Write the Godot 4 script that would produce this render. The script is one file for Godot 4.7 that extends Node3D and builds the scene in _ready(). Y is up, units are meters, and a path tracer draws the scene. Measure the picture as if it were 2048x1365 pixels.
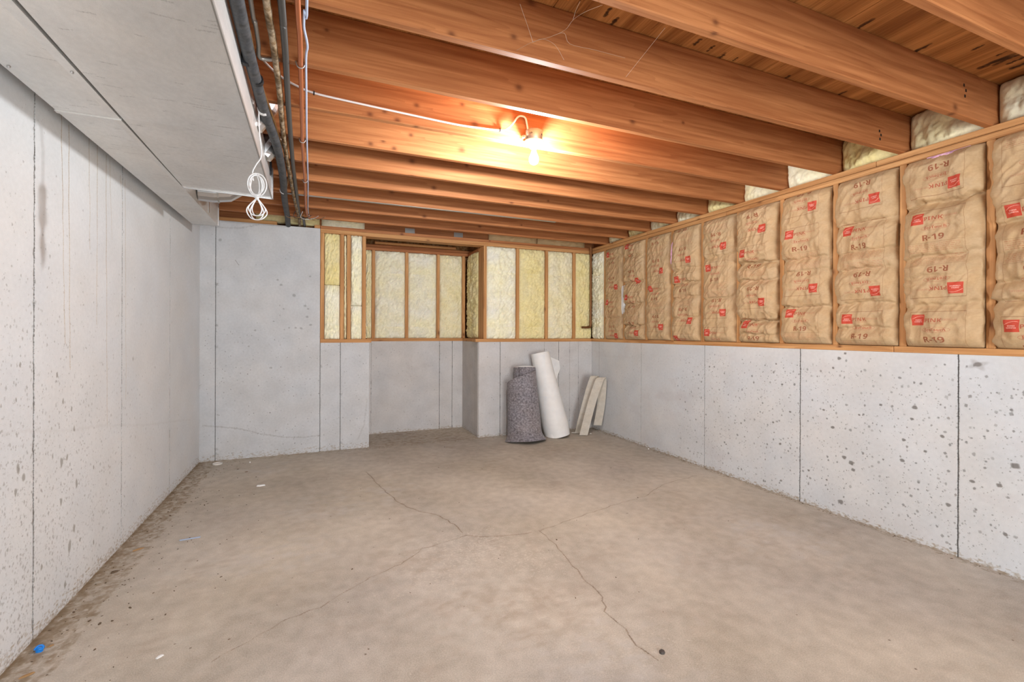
extends Node3D
# Unfinished basement: concrete walls, stud walls with insulation, open joists, sheet-metal ducts and one bare bulb.
# World: x to the right, y up, z = -(distance into the room). Metres.

# ---- camera solved from the photograph's own lines (image taken as 2048 x 1365) ----
const FOCAL := 922.53
const YAW := 0.3929
const SHIFT := -17.03       # the lens axis meets the picture 17 pixels above its middle: level camera, shifted lens
const ROLL := 0.0035
const EYE := Vector3(-0.0038, 1.2646, -0.0277)
# ---- the room ----
const XL := -1.085      # left concrete wall
const XR := 3.33        # right wall
const DA := 5.29        # back wall
const DB := 5.96        # back of the alcove
const XA := 0.488
const XB := 1.741
const HL := 1.149       # low concrete wall
const HW := 2.353       # full-height concrete wall
const HJ := 2.391       # underside of the joists
const HS := 2.626       # underside of the subfloor
const DF := -2.4        # wall behind the camera
const J0 := 1.334       # front face of the first joist seen whole
const OC := 0.4064      # spacing of joists and studs

var M := {}
var taken := {}
var rng := RandomNumberGenerator.new()

# ======================================================================= helpers: pixels to positions
func ray(u: float, v: float) -> Vector3:
	var du := u - 1024.0
	var dv := v - 682.5 - SHIFT
	var a := (du * cos(ROLL) + dv * sin(ROLL)) / FOCAL
	var b := (-du * sin(ROLL) + dv * cos(ROLL)) / FOCAL
	return Vector3(a * cos(YAW) + sin(YAW), -b, a * sin(YAW) - cos(YAW))

func on_y(u: float, v: float, y: float) -> Vector3:
	var r := ray(u, v)
	return EYE + r * ((y - EYE.y) / r.y)

func on_x(u: float, v: float, x: float) -> Vector3:
	var r := ray(u, v)
	return EYE + r * ((x - EYE.x) / r.x)

func on_d(u: float, v: float, d: float) -> Vector3:
	var r := ray(u, v)
	return EYE + r * ((-d - EYE.z) / r.z)

func P(x: float, y: float, d: float) -> Vector3:
	return Vector3(x, y, -d)

# ======================================================================= helpers: nodes
func numbered(called: String) -> String:
	if not taken.has(called):
		taken[called] = 0
		return called
	taken[called] += 1
	return "%s_%03d" % [called, taken[called]]

func tag(o: Node3D, label: String, category: String, group := "", kind := "") -> Node3D:
	o.set_meta("label", label)
	o.set_meta("category", category)
	if group:
		o.set_meta("group", group)
	if kind:
		o.set_meta("kind", kind)
	return o

func thing(called: String, label: String, category: String, at := Vector3.ZERO, group := "", kind := "") -> Node3D:
	var o := Node3D.new()
	o.name = numbered(called)
	add_child(o)
	o.position = at
	tag(o, label, category, group, kind)
	return o

func put(called: String, mesh: Mesh, mat: Material, parent: Node3D, at := Vector3.ZERO, label := "") -> MeshInstance3D:
	var o := MeshInstance3D.new()
	o.mesh = mesh
	o.material_override = mat
	o.name = numbered(called) if parent == self else called
	parent.add_child(o, true)
	o.position = at
	if label:
		o.set_meta("label", label)
	return o

# ======================================================================= helpers: meshes
class MB:
	var st := SurfaceTool.new()
	func _init() -> void:
		st.begin(Mesh.PRIMITIVE_TRIANGLES)
	func smooth(g: int) -> void:
		st.set_smooth_group(g)
	# corners counter-clockwise as seen from outside
	func tri(a: Vector3, b: Vector3, c: Vector3, ua := Vector2.ZERO, ub := Vector2.ZERO, uc := Vector2.ZERO) -> void:
		st.set_uv(ua)
		st.add_vertex(a)
		st.set_uv(uc)
		st.add_vertex(c)
		st.set_uv(ub)
		st.add_vertex(b)
	func quad(a: Vector3, b: Vector3, c: Vector3, d: Vector3, ua := Vector2.ZERO, ub := Vector2.ZERO, uc := Vector2.ZERO, ud := Vector2.ZERO) -> void:
		tri(a, b, c, ua, ub, uc)
		tri(a, c, d, ua, uc, ud)
	func done() -> ArrayMesh:
		st.generate_normals()
		return st.commit()

# board: bevelled box, grain along its longest side; wood textures span 4.8 m x 0.26 m
func board(a_: Vector3, b_: Vector3, bevel := 0.002, off := Vector2.ZERO, su := 4.8, sv := 0.26) -> ArrayMesh:
	var m := MB.new()
	m.smooth(-1)
	var lo := a_.min(b_)
	var hi := a_.max(b_)
	var size := hi - lo
	var long := 0
	if size.y > size[long]: long = 1
	if size.z > size[long]: long = 2
	var c := (lo + hi) * 0.5
	var h := size * 0.5
	var b := minf(bevel, minf(h.x, minf(h.y, h.z)) * 0.45)
	var uv := func(p: Vector3, ax: int) -> Vector2:
		var w := p + c
		if ax == long:
			var o := [0, 1, 2]
			o.erase(long)
			return Vector2(w[o[0]] / su * 4.0, w[o[1]] / sv) + off
		var other: int = 3 - ax - long
		return Vector2(w[long] / su, (w[other] + (0.0 if other > ax else 0.13)) / sv) + off
	var corner := func(sx: float, sy: float, sz: float, ax: int) -> Vector3:
		var p := Vector3(sx * (h.x - b), sy * (h.y - b), sz * (h.z - b))
		p[ax] = [sx, sy, sz][ax] * h[ax]
		return p
	for ax in 3:
		var a1 := (ax + 1) % 3
		var a2 := (ax + 2) % 3
		for s in [-1.0, 1.0]:
			var ps := []
			for k in [[-1.0, -1.0], [1.0, -1.0], [1.0, 1.0], [-1.0, 1.0]]:
				var sg := [0.0, 0.0, 0.0]
				sg[ax] = s
				sg[a1] = k[0]
				sg[a2] = k[1]
				ps.append(corner.call(sg[0], sg[1], sg[2], ax))
			if s < 0:
				ps.reverse()
			m.quad(ps[0] + c, ps[1] + c, ps[2] + c, ps[3] + c, uv.call(ps[0], ax), uv.call(ps[1], ax), uv.call(ps[2], ax), uv.call(ps[3], ax))
	if b > 0.0:
		for ax in 3:        # edges running along ax
			var a1 := (ax + 1) % 3
			var a2 := (ax + 2) % 3
			for s1 in [-1.0, 1.0]:
				for s2 in [-1.0, 1.0]:
					var q := []
					for e in [[-1.0, a1], [1.0, a1], [1.0, a2], [-1.0, a2]]:
						var sg := [0.0, 0.0, 0.0]
						sg[ax] = e[0]
						sg[a1] = s1
						sg[a2] = s2
						q.append(corner.call(sg[0], sg[1], sg[2], e[1]))
					if s1 * s2 > 0:
						q.reverse()
					var fx: int = a1 if a1 != long else a2
					m.quad(q[3] + c, q[2] + c, q[1] + c, q[0] + c, uv.call(q[3], fx), uv.call(q[2], fx), uv.call(q[1], fx), uv.call(q[0], fx))
		for sx in [-1.0, 1.0]:
			for sy in [-1.0, 1.0]:
				for sz in [-1.0, 1.0]:
					var t0: Vector3 = corner.call(sx, sy, sz, 0) + c
					var t1: Vector3 = corner.call(sx, sy, sz, 1) + c
					var t2: Vector3 = corner.call(sx, sy, sz, 2) + c
					if sx * sy * sz > 0:
						m.tri(t0, t1, t2, off, off, off)
					else:
						m.tri(t0, t2, t1, off, off, off)
	return m.done()

func spline(pts: Array, per := 6) -> PackedVector3Array:
	var out := PackedVector3Array()
	for i in pts.size() - 1:
		var p0: Vector3 = pts[maxi(i - 1, 0)]
		var p1: Vector3 = pts[i]
		var p2: Vector3 = pts[i + 1]
		var p3: Vector3 = pts[mini(i + 2, pts.size() - 1)]
		for k in per:
			out.append(p1.cubic_interpolate(p2, p0, p3, float(k) / per))
	out.append(pts[-1])
	return out

func tube(pts: PackedVector3Array, r, sides := 8, facet := false) -> ArrayMesh:
	var m := MB.new()
	m.smooth(-1 if facet else 0)
	var n := pts.size()
	var rings := []
	var t0 := (pts[1] - pts[0]).normalized()
	var up := Vector3.UP if absf(t0.y) < 0.9 else Vector3.RIGHT
	var side := t0.cross(up).normalized()
	var run := 0.0
	var runs := PackedFloat32Array()
	for i in n:
		var t := (pts[mini(i + 1, n - 1)] - pts[maxi(i - 1, 0)]).normalized()
		side = (side - t * side.dot(t)).normalized()
		var bi := t.cross(side)
		var rr: float = r[i] if r is Array or r is PackedFloat32Array else r
		var ring := PackedVector3Array()
		for k in sides:
			var a := TAU * k / sides
			ring.append(pts[i] + side * cos(a) * rr + bi * sin(a) * rr)
		rings.append(ring)
		if i > 0:
			run += pts[i].distance_to(pts[i - 1])
		runs.append(run)
	for i in n - 1:
		for k in sides:
			var k2 := (k + 1) % sides
			m.quad(rings[i][k2], rings[i][k], rings[i + 1][k], rings[i + 1][k2],
				Vector2(runs[i], float(k + 1) / sides), Vector2(runs[i], float(k) / sides), Vector2(runs[i + 1], float(k) / sides), Vector2(runs[i + 1], float(k + 1) / sides))
	m.smooth(-1)
	for k in range(1, sides - 1):
		m.tri(rings[0][0], rings[0][k], rings[0][k + 1])
		m.tri(rings[n - 1][0], rings[n - 1][k + 1], rings[n - 1][k])
	return m.done()

func lathe(profile: Array, at: Vector3, sides := 28) -> ArrayMesh:   # profile of [radius, height]
	var m := MB.new()
	m.smooth(0)
	for i in profile.size() - 1:
		for k in sides:
			var a := TAU * k / sides
			var b := TAU * (k + 1) / sides
			var r0: float = profile[i][0]
			var r1: float = profile[i + 1][0]
			var y0: float = profile[i][1]
			var y1: float = profile[i + 1][1]
			m.quad(at + Vector3(cos(b) * r0, y0, sin(b) * r0), at + Vector3(cos(a) * r0, y0, sin(a) * r0), at + Vector3(cos(a) * r1, y1, sin(a) * r1), at + Vector3(cos(b) * r1, y1, sin(b) * r1))
	return m.done()

# concrete form panel: a run of wall between two form joints, its upright edges chamfered into a groove
func panel(o: Vector3, along: Vector3, length: float, y0: float, y1: float, out: Vector3, uv0: float, uvl: float, hgt: float, cham := 0.003, thick := 0.2) -> ArrayMesh:
	var m := MB.new()
	m.smooth(-1)
	var g := cham * 0.5        # half of the slot that the form joint left
	var prof := [[0.0, -thick], [0.0, -0.014], [g, -0.012], [g + 0.001, 0.0], [length - g - 0.001, 0.0], [length - g, -0.012], [length, -0.014], [length, -thick]]
	var flip := along.cross(Vector3.UP).dot(out) < 0
	for i in 7:
		var a: Vector3 = o + along * prof[i][0] + out * prof[i][1]
		var b: Vector3 = o + along * prof[i + 1][0] + out * prof[i + 1][1]
		var ua: float = (uv0 + prof[i][0]) / uvl
		var ub: float = (uv0 + prof[i + 1][0]) / uvl
		var q := [a + Vector3.UP * y0, b + Vector3.UP * y0, b + Vector3.UP * y1, a + Vector3.UP * y1]
		var w := [Vector2(ua, 1.0 - y0 / hgt), Vector2(ub, 1.0 - y0 / hgt), Vector2(ub, 1.0 - y1 / hgt), Vector2(ua, 1.0 - y1 / hgt)]
		if flip:
			m.quad(q[3], q[2], q[1], q[0], w[3], w[2], w[1], w[0])
		else:
			m.quad(q[0], q[1], q[2], q[3], w[0], w[1], w[2], w[3])
	for top in [true, false]:
		var y: float = y1 if top else y0
		var a2: Vector3 = o + Vector3.UP * y
		var q2 := [a2, a2 + along * length, a2 + along * length - out * thick, a2 - out * thick]
		if flip == top:
			q2.reverse()
		var w2 := Vector2(uv0 / uvl, 1.0 - y / hgt)
		m.quad(q2[0], q2[1], q2[2], q2[3], w2, w2 + Vector2(length / uvl, 0), w2 + Vector2(length / uvl, 0.02), w2 + Vector2(0, 0.02))
	return m.done()

# insulation batt in its own axes: x across, y up from its foot, z out of the cavity (0 = face of the studs)
# creases: [height, depth]; over: how far the batt swells sideways over the studs
func batt(w: float, h: float, depth: float, bulge: float, creases: Array, over: float, sd: int, rough: float, paper: bool, voff := 0.0, lean := 0.0) -> ArrayMesh:
	var n1 := FastNoiseLite.new()
	n1.seed = sd
	n1.frequency = 1.0
	n1.fractal_octaves = 3
	var n2 := FastNoiseLite.new()
	n2.seed = sd + 50
	n2.noise_type = FastNoiseLite.TYPE_SIMPLEX_SMOOTH
	n2.frequency = 1.0
	n2.fractal_type = FastNoiseLite.FRACTAL_NONE if paper else FastNoiseLite.FRACTAL_FBM
	var nu := 48 if paper else 30
	var nv := clampi(int(h / (0.0072 if paper else 0.0115)), 14, 170)
	var g := []
	for j in nv + 1:
		var t := float(j) / nv
		var row := PackedVector3Array()
		var swell := 1.0
		var cut := 0.0
		var y := t * h
		for c in creases:
			var wob: float = y - c[0]
			var e := exp(-pow(wob / 0.014, 2.0))
			cut += c[1] * e
			swell -= 0.55 * clampf(c[1] / 0.03, 0.0, 1.0) * exp(-pow(wob / 0.045, 2.0))
		for i in nu + 1:
			var s := float(i) / nu * 2.0 - 1.0
			var yy := y
			var edge := pow(1.0 - pow(absf(s), 5.0 if paper else 4.0), 0.5)
			var ends := pow(clampf(minf(t, 1.0 - t) * h / 0.05, 0.0, 1.0), 0.5)
			var low := n1.get_noise_3d(s * w * 2.6 + 4.0, y * 2.2, sd * 3.1)
			# creases wander up and down across the face
			var wander := 0.025 * n1.get_noise_2d(s * 1.4 + sd, 7.0)
			var cc := 0.0
			for c in creases:
				var dy: float = y - c[0] + wander + 0.02 * s * low
				if paper:      # the part above sags over the tuck
					cc += c[1] * (0.8 + 0.6 * low) * (exp(dy / 0.022) if dy < 0.0 else maxf(1.0 - dy / 0.007, -0.75 * exp(-(dy - 0.007) / 0.07)))
				else:
					cc += c[1] * (0.75 + 0.6 * low) * exp(-absf(dy) / 0.011)
			var z := bulge * edge * ends * maxf(0.25, swell + 0.45 * low) - cc * edge
			if paper:
				# sharp folds in the paper: ridges where the noise crosses zero, mostly level, some slanting
				var r1 := 1.0 - 3.0 * absf(n2.get_noise_2d(s * w * 3.2 + low, y * 7.5 + 1.5 * low))
				var r2 := 1.0 - 3.0 * absf(n2.get_noise_2d((s * w + y) * 6.0 + 40.0, (y - s * w) * 9.0))
				var r3 := 1.0 - 3.0 * absf(n2.get_noise_2d((s * w - y) * 7.0 + 80.0, (y + s * w) * 5.0))
				z += rough * edge * ends * (0.5 * maxf(r1, -0.4) + 0.26 * maxf(r2, -0.3) * (0.1 + s * s) + 0.26 * maxf(r3, -0.3) * (0.1 + s * s))
			else:
				z += 0.014 * edge * n1.get_noise_2d(s * w * 5.0 + sd, y * 5.5)
				z += rough * edge * (n2.get_noise_2d(s * w * 16.0, y * 14.0) + 0.8 * n1.get_noise_2d(s * w * 34.0 + 9.0, y * 30.0))
			z += lean * (t - 0.5) * edge
			z -= 0.022 * (1.0 - edge) + 0.012 * (1.0 - ends) * (0.0 if paper else 1.0)
			var x := s * w * 0.5
			if z > 0.006:
				x += over * signf(s) * exp(-pow((absf(s) - 0.9) / 0.07, 2.0)) * clampf((z - 0.006) / 0.02, 0.0, 1.0) * clampf(0.5 + 1.2 * n1.get_noise_2d(y * 5.0, 31.0 * signf(s)), 0.0, 1.3)
			row.append(Vector3(x, clampf(yy, 0.001, h - 0.001), z))
		g.append(row)
	var m := MB.new()
	m.smooth(0)
	for j in nv:
		for i in nu:
			var uvs := []
			for k in [[i, j], [i + 1, j], [i + 1, j + 1], [i, j + 1]]:
				uvs.append(Vector2(float(k[0]) / nu, voff - float(k[1]) / nv * h / 0.593))
			m.quad(g[j][i], g[j][i + 1], g[j + 1][i + 1], g[j + 1][i], uvs[0], uvs[1], uvs[2], uvs[3])
	m.smooth(1)
	var ring := []
	for i in nu: ring.append(g[0][i])
	for j in nv: ring.append(g[j][nu])
	for i in nu: ring.append(g[nv][nu - i])
	for j in nv: ring.append(g[nv - j][0])
	var nr := ring.size()
	for k in nr:
		var a: Vector3 = ring[k]
		var b: Vector3 = ring[(k + 1) % nr]
		m.quad(b, a, Vector3(a.x, a.y, -depth), Vector3(b.x, b.y, -depth), Vector2(0, a.y), Vector2(0, a.y), Vector2(0.02, a.y), Vector2(0.02, a.y))
	m.smooth(2)
	m.quad(Vector3(w / 2, 0, -depth), Vector3(-w / 2, 0, -depth), Vector3(-w / 2, h, -depth), Vector3(w / 2, h, -depth))
	return m.done()

# a small crumpled or chipped piece lying on the floor
func chip(size: Vector3, sd: int, jag := 0.35, seg := 7) -> ArrayMesh:
	var r := RandomNumberGenerator.new()
	r.seed = sd
	var m := MB.new()
	m.smooth(-1)
	var ringt := []
	var ringb := []
	for k in seg:
		var a := TAU * k / seg
		var s := 1.0 - jag * r.randf()
		ringb.append(Vector3(cos(a) * size.x * 0.5 * s, 0.0, sin(a) * size.z * 0.5 * s))
		ringt.append(Vector3(cos(a) * size.x * 0.42 * s, size.y * r.randf_range(0.5, 0.9), sin(a) * size.z * 0.42 * s))
	var top := Vector3(size.x * r.randf_range(-0.1, 0.1), size.y, size.z * r.randf_range(-0.1, 0.1))
	for k in seg:
		var k2 := (k + 1) % seg
		m.quad(ringb[k2], ringb[k], ringt[k], ringt[k2])
		m.tri(ringt[k2], ringt[k], top)
		m.tri(ringb[k], ringb[k2], Vector3.ZERO)
	return m.done()

# ======================================================================= helpers: textures
class Tex:
	var w: int
	var h: int
	var d := PackedByteArray()
	func _init(w_: int, h_: int) -> void:
		w = w_
		h = h_
		d.resize(w * h * 3)
	func dab(cx: float, cy: float, rx: float, ry: float, col: Color, alpha: float, rough: float, r: RandomNumberGenerator) -> void:
		var ph := r.randf() * TAU
		var lob := r.randi_range(2, 4)
		var x0 := maxi(int(cx - rx * 1.6), 0)
		var x1 := mini(int(cx + rx * 1.6) + 1, w - 1)
		var y0 := maxi(int(cy - ry * 1.6), 0)
		var y1 := mini(int(cy + ry * 1.6) + 1, h - 1)
		var cr := int(col.r * 255)
		var cg := int(col.g * 255)
		var cb := int(col.b * 255)
		for y in range(y0, y1 + 1):
			for x in range(x0, x1 + 1):
				var dx := (x - cx) / rx
				var dy := (y - cy) / ry
				var q := sqrt(dx * dx + dy * dy)
				if rough > 0.0 and q > 0.05:
					q *= 1.0 + rough * sin(atan2(dy, dx) * lob + ph)
				var k := clampf((1.15 - q) * 2.2, 0.0, 1.0) * alpha
				if k > 0.004:
					var i := (y * w + x) * 3
					d[i] += int((cr - d[i]) * k)
					d[i + 1] += int((cg - d[i + 1]) * k)
					d[i + 2] += int((cb - d[i + 2]) * k)
	func stroke(pts: Array, width: float, col: Color, alpha: float, jit: float, r: RandomNumberGenerator) -> void:
		for i in pts.size() - 1:
			var a: Vector2 = pts[i]
			var b: Vector2 = pts[i + 1]
			var n := maxi(int(a.distance_to(b) / maxf(width * 0.8, 0.8)), 1)
			for k in n:
				var p := a.lerp(b, float(k) / n) + Vector2(r.randf_range(-jit, jit), r.randf_range(-jit, jit))
				dab(p.x, p.y, width * r.randf_range(0.6, 1.15), width * r.randf_range(0.6, 1.15), col, alpha * r.randf_range(0.5, 1.0), 0.0, r)
	func texture() -> ImageTexture:
		return ImageTexture.create_from_image(Image.create_from_data(w, h, false, Image.FORMAT_RGB8, d))

func noise_bytes(w: int, h: int, sd: int, freq: float, oct := 4, from := 0, fromh := 0) -> PackedByteArray:
	var n := FastNoiseLite.new()
	n.seed = sd
	n.frequency = freq
	n.fractal_octaves = oct
	n.noise_type = FastNoiseLite.TYPE_SIMPLEX_SMOOTH
	var im: Image
	if from:
		im = n.get_image(from, fromh, false, false, true)
		im.resize(w, h, Image.INTERPOLATE_BILINEAR)
	else:
		im = n.get_image(w, h, false, false, true)
	im.convert(Image.FORMAT_L8)
	return im.get_data()

# base colour with mottling: k1 coarse, k2 middle, k3 grain, kc colour drift (warm to cool)
func ground_tex(w: int, h: int, sd: int, base: Color, k1: float, k2: float, k3: float, kc: float, coarse := 160.0, warm := Vector3(1, 0.1, -1), mid := 16.0, mid_octaves := 3) -> Tex:
	var t := Tex.new(w, h)
	var sw := w / 8
	var sh := h / 8
	var a := noise_bytes(w, h, sd, 8.0 / coarse, 4, sw, sh)
	var b := noise_bytes(w, h, sd + 1, 2.0 / mid, mid_octaves, w / 2, h / 2)
	var c := noise_bytes(w, h, sd + 2, 0.45, 2)
	var e := noise_bytes(w, h, sd + 3, 8.0 / (coarse * 1.7), 3, sw, sh)
	var br := base.r * 255.0
	var bg := base.g * 255.0
	var bb := base.b * 255.0
	var d := PackedByteArray()
	d.resize(w * h * 3)
	var i := 0
	for p in w * h:
		var l := (a[p] - 128) * k1 + (b[p] - 128) * k2 + (c[p] - 128) * k3
		var q := (e[p] - 128) * kc
		d[i] = clampi(int(br + l + q * warm.x), 0, 255)
		d[i + 1] = clampi(int(bg + l + q * warm.y), 0, 255)
		d[i + 2] = clampi(int(bb + l + q * warm.z), 0, 255)
		i += 3
	t.d = d
	return t

func wood_tex(w: int, h: int, sd: int, dark: Color, light: Color, knots: int, rows: float, contrast: float) -> ImageTexture:
	var t := Tex.new(w, h)
	var r := RandomNumberGenerator.new()
	r.seed = sd
	var fine := noise_bytes(w, h, sd, 0.35, 3, w / 24, h)
	var broad := noise_bytes(w, h, sd + 1, 0.03, 3, w / 12, h)
	var warp := noise_bytes(w, h, sd + 2, 0.016, 2, w / 10, h)
	var ks := []
	for k in knots:
		ks.append(Vector3(r.randf() * w, r.randf() * h, r.randf_range(0.6, 1.5)))
	# knots bend the rings: shift of the ring coordinate, and a dark heart
	var bend := PackedFloat32Array()
	bend.resize(w * h)
	var heart := PackedFloat32Array()
	heart.resize(w * h)
	for k in ks:
		var rx: float = 34.0 * k.z
		var ry: float = 34.0 * k.z
		for y in range(maxi(0, int(k.y - ry * 2)), mini(h, int(k.y + ry * 2))):
			for x in range(maxi(0, int(k.x - rx * 2.6)), mini(w, int(k.x + rx * 2.6))):
				var dx: float = (x - k.x) / rx / 1.3
				var dy: float = (y - k.y) / ry
				var q := dx * dx + dy * dy
				bend[y * w + x] += signf(dy) * exp(-q * 1.2) * 0.055
				heart[y * w + x] = maxf(heart[y * w + x], exp(-(pow((x - k.x) / 6.5, 2.0) + pow((y - k.y) / 9.0, 2.0)) / (k.z * k.z)))
	var d := PackedByteArray()
	d.resize(w * h * 3)
	var i := 0
	var p := 0
	for y in h:
		var v := float(y) / h
		for x in w:
			var q := v + bend[p] + (warp[p] - 128) * 0.0011
			var ring := fposmod(q * rows, 1.0)
			ring = ring * ring
			var l := 0.62 - contrast * 0.45 * ring + (fine[p] - 128) * 0.0019 * contrast + (broad[p] - 128) * 0.0026
			l = clampf(l, 0.0, 1.0)
			var hk := heart[p]
			d[i] = int(lerpf(lerpf(dark.r, light.r, l), 0.32, hk * 0.62) * 255)
			d[i + 1] = int(lerpf(lerpf(dark.g, light.g, l), 0.17, hk * 0.62) * 255)
			d[i + 2] = int(lerpf(lerpf(dark.b, light.b, l), 0.09, hk * 0.62) * 255)
			i += 3
			p += 1
	t.d = d
	return t.texture()

func write(t: Tex, text: String, cx: float, cy: float, height: float, col: Color, turned: bool, alpha := 1.0, bold := true, squeeze := 1.0) -> void:
	var f := SystemFont.new()
	f.font_names = PackedStringArray(["Droid Sans"])
	f.font_weight = 700 if bold else 400
	var tm := TextMesh.new()
	tm.font = f
	tm.font_size = 64
	tm.depth = 0.0
	tm.pixel_size = 0.01
	tm.text = text
	var ar := tm.get_mesh_arrays()
	var vs: PackedVector3Array = ar[Mesh.ARRAY_VERTEX]
	if vs.is_empty():
		return
	var idx: PackedInt32Array = ar[Mesh.ARRAY_INDEX] if ar[Mesh.ARRAY_INDEX] != null else PackedInt32Array(range(vs.size()))
	var lo := Vector2(1e9, 1e9)
	var hi := -lo
	for q in vs:
		lo = lo.min(Vector2(q.x, q.y))
		hi = hi.max(Vector2(q.x, q.y))
	var mid := (lo + hi) * 0.5
	var sc := height / (hi.y - lo.y)
	var sg := -1.0 if turned else 1.0
	for k in range(0, idx.size() - 2, 3):
		var a := [0, 1, 2].map(func(n): var q := vs[idx[k + n]]; return Vector2(cx + sg * (q.x - mid.x) * sc * squeeze, cy - sg * (q.y - mid.y) * sc))
		var p0: Vector2 = a[0]
		var p1: Vector2 = a[1]
		var p2: Vector2 = a[2]
		var area := (p1 - p0).cross(p2 - p0)
		if absf(area) < 1e-6:
			continue
		for y in range(maxi(0, int(minf(p0.y, minf(p1.y, p2.y)))), mini(t.h - 1, int(maxf(p0.y, maxf(p1.y, p2.y)))) + 1):
			for x in range(maxi(0, int(minf(p0.x, minf(p1.x, p2.x)))), mini(t.w - 1, int(maxf(p0.x, maxf(p1.x, p2.x)))) + 1):
				var c := Vector2(x + 0.5, y + 0.5)
				var e0 := (p1 - p0).cross(c - p0) / area
				var e1 := (p2 - p1).cross(c - p1) / area
				var e2 := (p0 - p2).cross(c - p2) / area
				if e0 >= -0.001 and e1 >= -0.001 and e2 >= -0.001:
					var i := (y * t.w + x) * 3
					t.d[i] += int((col.r8 - t.d[i]) * alpha)
					t.d[i + 1] += int((col.g8 - t.d[i + 1]) * alpha)
					t.d[i + 2] += int((col.b8 - t.d[i + 2]) * alpha)

func rect(t: Tex, x0: float, y0: float, x1: float, y1: float, col: Color, alpha: float) -> void:
	for y in range(int(y0), int(y1)):
		for x in range(int(x0), int(x1)):
			var i := ((y % t.h) * t.w + x) * 3
			t.d[i] += int((col.r8 - t.d[i]) * alpha)
			t.d[i + 1] += int((col.g8 - t.d[i + 1]) * alpha)
			t.d[i + 2] += int((col.b8 - t.d[i + 2]) * alpha)

func std(col: Color, rough: float, metal := 0.0) -> StandardMaterial3D:
	var m := StandardMaterial3D.new()
	m.albedo_color = col
	m.roughness = rough
	m.metallic = metal
	return m

func textured(tex: Texture2D, rough: float, bump := 0.0, tint := Color.WHITE) -> StandardMaterial3D:
	var m := std(tint, rough)
	m.albedo_texture = tex
	m.metallic_specular = 0.35
	if bump != 0.0:
		m.heightmap_enabled = true
		m.heightmap_texture = tex
		m.heightmap_scale = bump
	return m

func triplanar(m: StandardMaterial3D, scale: Vector3, world := true) -> StandardMaterial3D:
	m.uv1_triplanar = true
	m.uv1_world_triplanar = world
	m.uv1_scale = scale
	return m

# ======================================================================= main
func _ready() -> void:
	rng.seed = 20240
	set_camera_and_light()
	make_materials()
	build_floor()
	build_walls()
	build_ceiling()
	build_lamp(P(1.153, 0, 2.492), "bare white bulb in porcelain holder on round box, on joist beside looped cable")
	build_glazed_door()
	build_ducts()
	build_lines()
	build_batts()
	build_carpets()
	build_litter()
	build_cobwebs()

func set_camera_and_light() -> void:
	var cam := Camera3D.new()
	cam.name = "camera"
	cam.projection = Camera3D.PROJECTION_FRUSTUM
	cam.near = 0.05
	cam.size = 2.0 * cam.near * 682.5 / FOCAL
	cam.frustum_offset = Vector2(0.0, cam.near * SHIFT / FOCAL)
	cam.far = 60.0
	add_child(cam)
	cam.transform = Transform3D(Basis(Vector3.UP, -YAW) * Basis(Vector3.BACK, ROLL), EYE)
	cam.current = true
	var we := WorldEnvironment.new()
	we.name = "world_environment"
	var env := Environment.new()
	env.background_mode = Environment.BG_COLOR
	env.background_color = Color.BLACK
	env.tonemap_mode = Environment.TONE_MAPPER_LINEAR
	env.tonemap_exposure = 1.06
	env.sdfgi_enabled = true
	env.ssao_enabled = true
	env.ssil_enabled = true
	we.environment = env
	add_child(we)

const BULB := 2.7        # energy of each bare bulb
const DOOR_ENERGY := 15.5
const DAYLIGHT := Color(0.95, 0.98, 1.0)
const BULB_COLOR := Color(0.97, 0.985, 1.0)

func build_lamp(at: Vector3, label: String) -> void:
	var t := thing("ceiling_lamp", label, "lamp", at + Vector3(0, HJ, 0))
	var box := lathe([[0.0, 0.062], [0.05, 0.062], [0.0525, 0.059], [0.0525, 0.004], [0.05, 0.0], [0.0, 0.0]], Vector3.ZERO, 8)
	put("octagon_box", box, M.galv_dull, t)
	for k in 4:
		var a := TAU * (k + 0.5) / 4
		put("knockout", lathe([[0.0, 0.003], [0.007, 0.003], [0.008, 0.0]], Vector3.ZERO, 10), M.dark_metal, t).transform = Transform3D(Basis(Vector3.UP, -a) * Basis(Vector3.FORWARD, PI / 2), Vector3(cos(a) * 0.0485, 0.033, sin(a) * 0.0485))
	put("clamp", board(Vector3(-0.075, 0.008, -0.012), Vector3(-0.052, 0.026, 0.012), 0.003), M.galv_dull, t)
	put("lampholder", lathe([[0.0, 0.0], [0.058, 0.0], [0.061, -0.004], [0.058, -0.010], [0.045, -0.014], [0.024, -0.017], [0.022, -0.040], [0.020, -0.042], [0.0, -0.042]].map(func(q): return q), Vector3.ZERO, 32), M.porcelain, t)
	put("bulb_cap", lathe([[0.0, -0.0405], [0.013, -0.0405], [0.013, -0.052], [0.015, -0.056], [0.0, -0.056]], Vector3.ZERO, 20), M.galv, t)
	var gl := [[0.0, -0.054], [0.014, -0.054], [0.016, -0.062], [0.021, -0.075], [0.0275, -0.090], [0.0298, -0.104], [0.028, -0.118], [0.022, -0.129], [0.012, -0.1355], [0.0, -0.1375]]
	put("bulb", lathe(gl, Vector3.ZERO, 28), M.bulb, t)
	var l := OmniLight3D.new()
	l.name = "bulb_light"
	l.light_color = BULB_COLOR
	l.light_energy = BULB
	l.light_size = 0.028
	l.omni_range = 14.0
	l.omni_attenuation = 2.0
	l.shadow_enabled = true
	t.add_child(l)
	l.position = Vector3(0, -0.102, 0)

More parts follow.
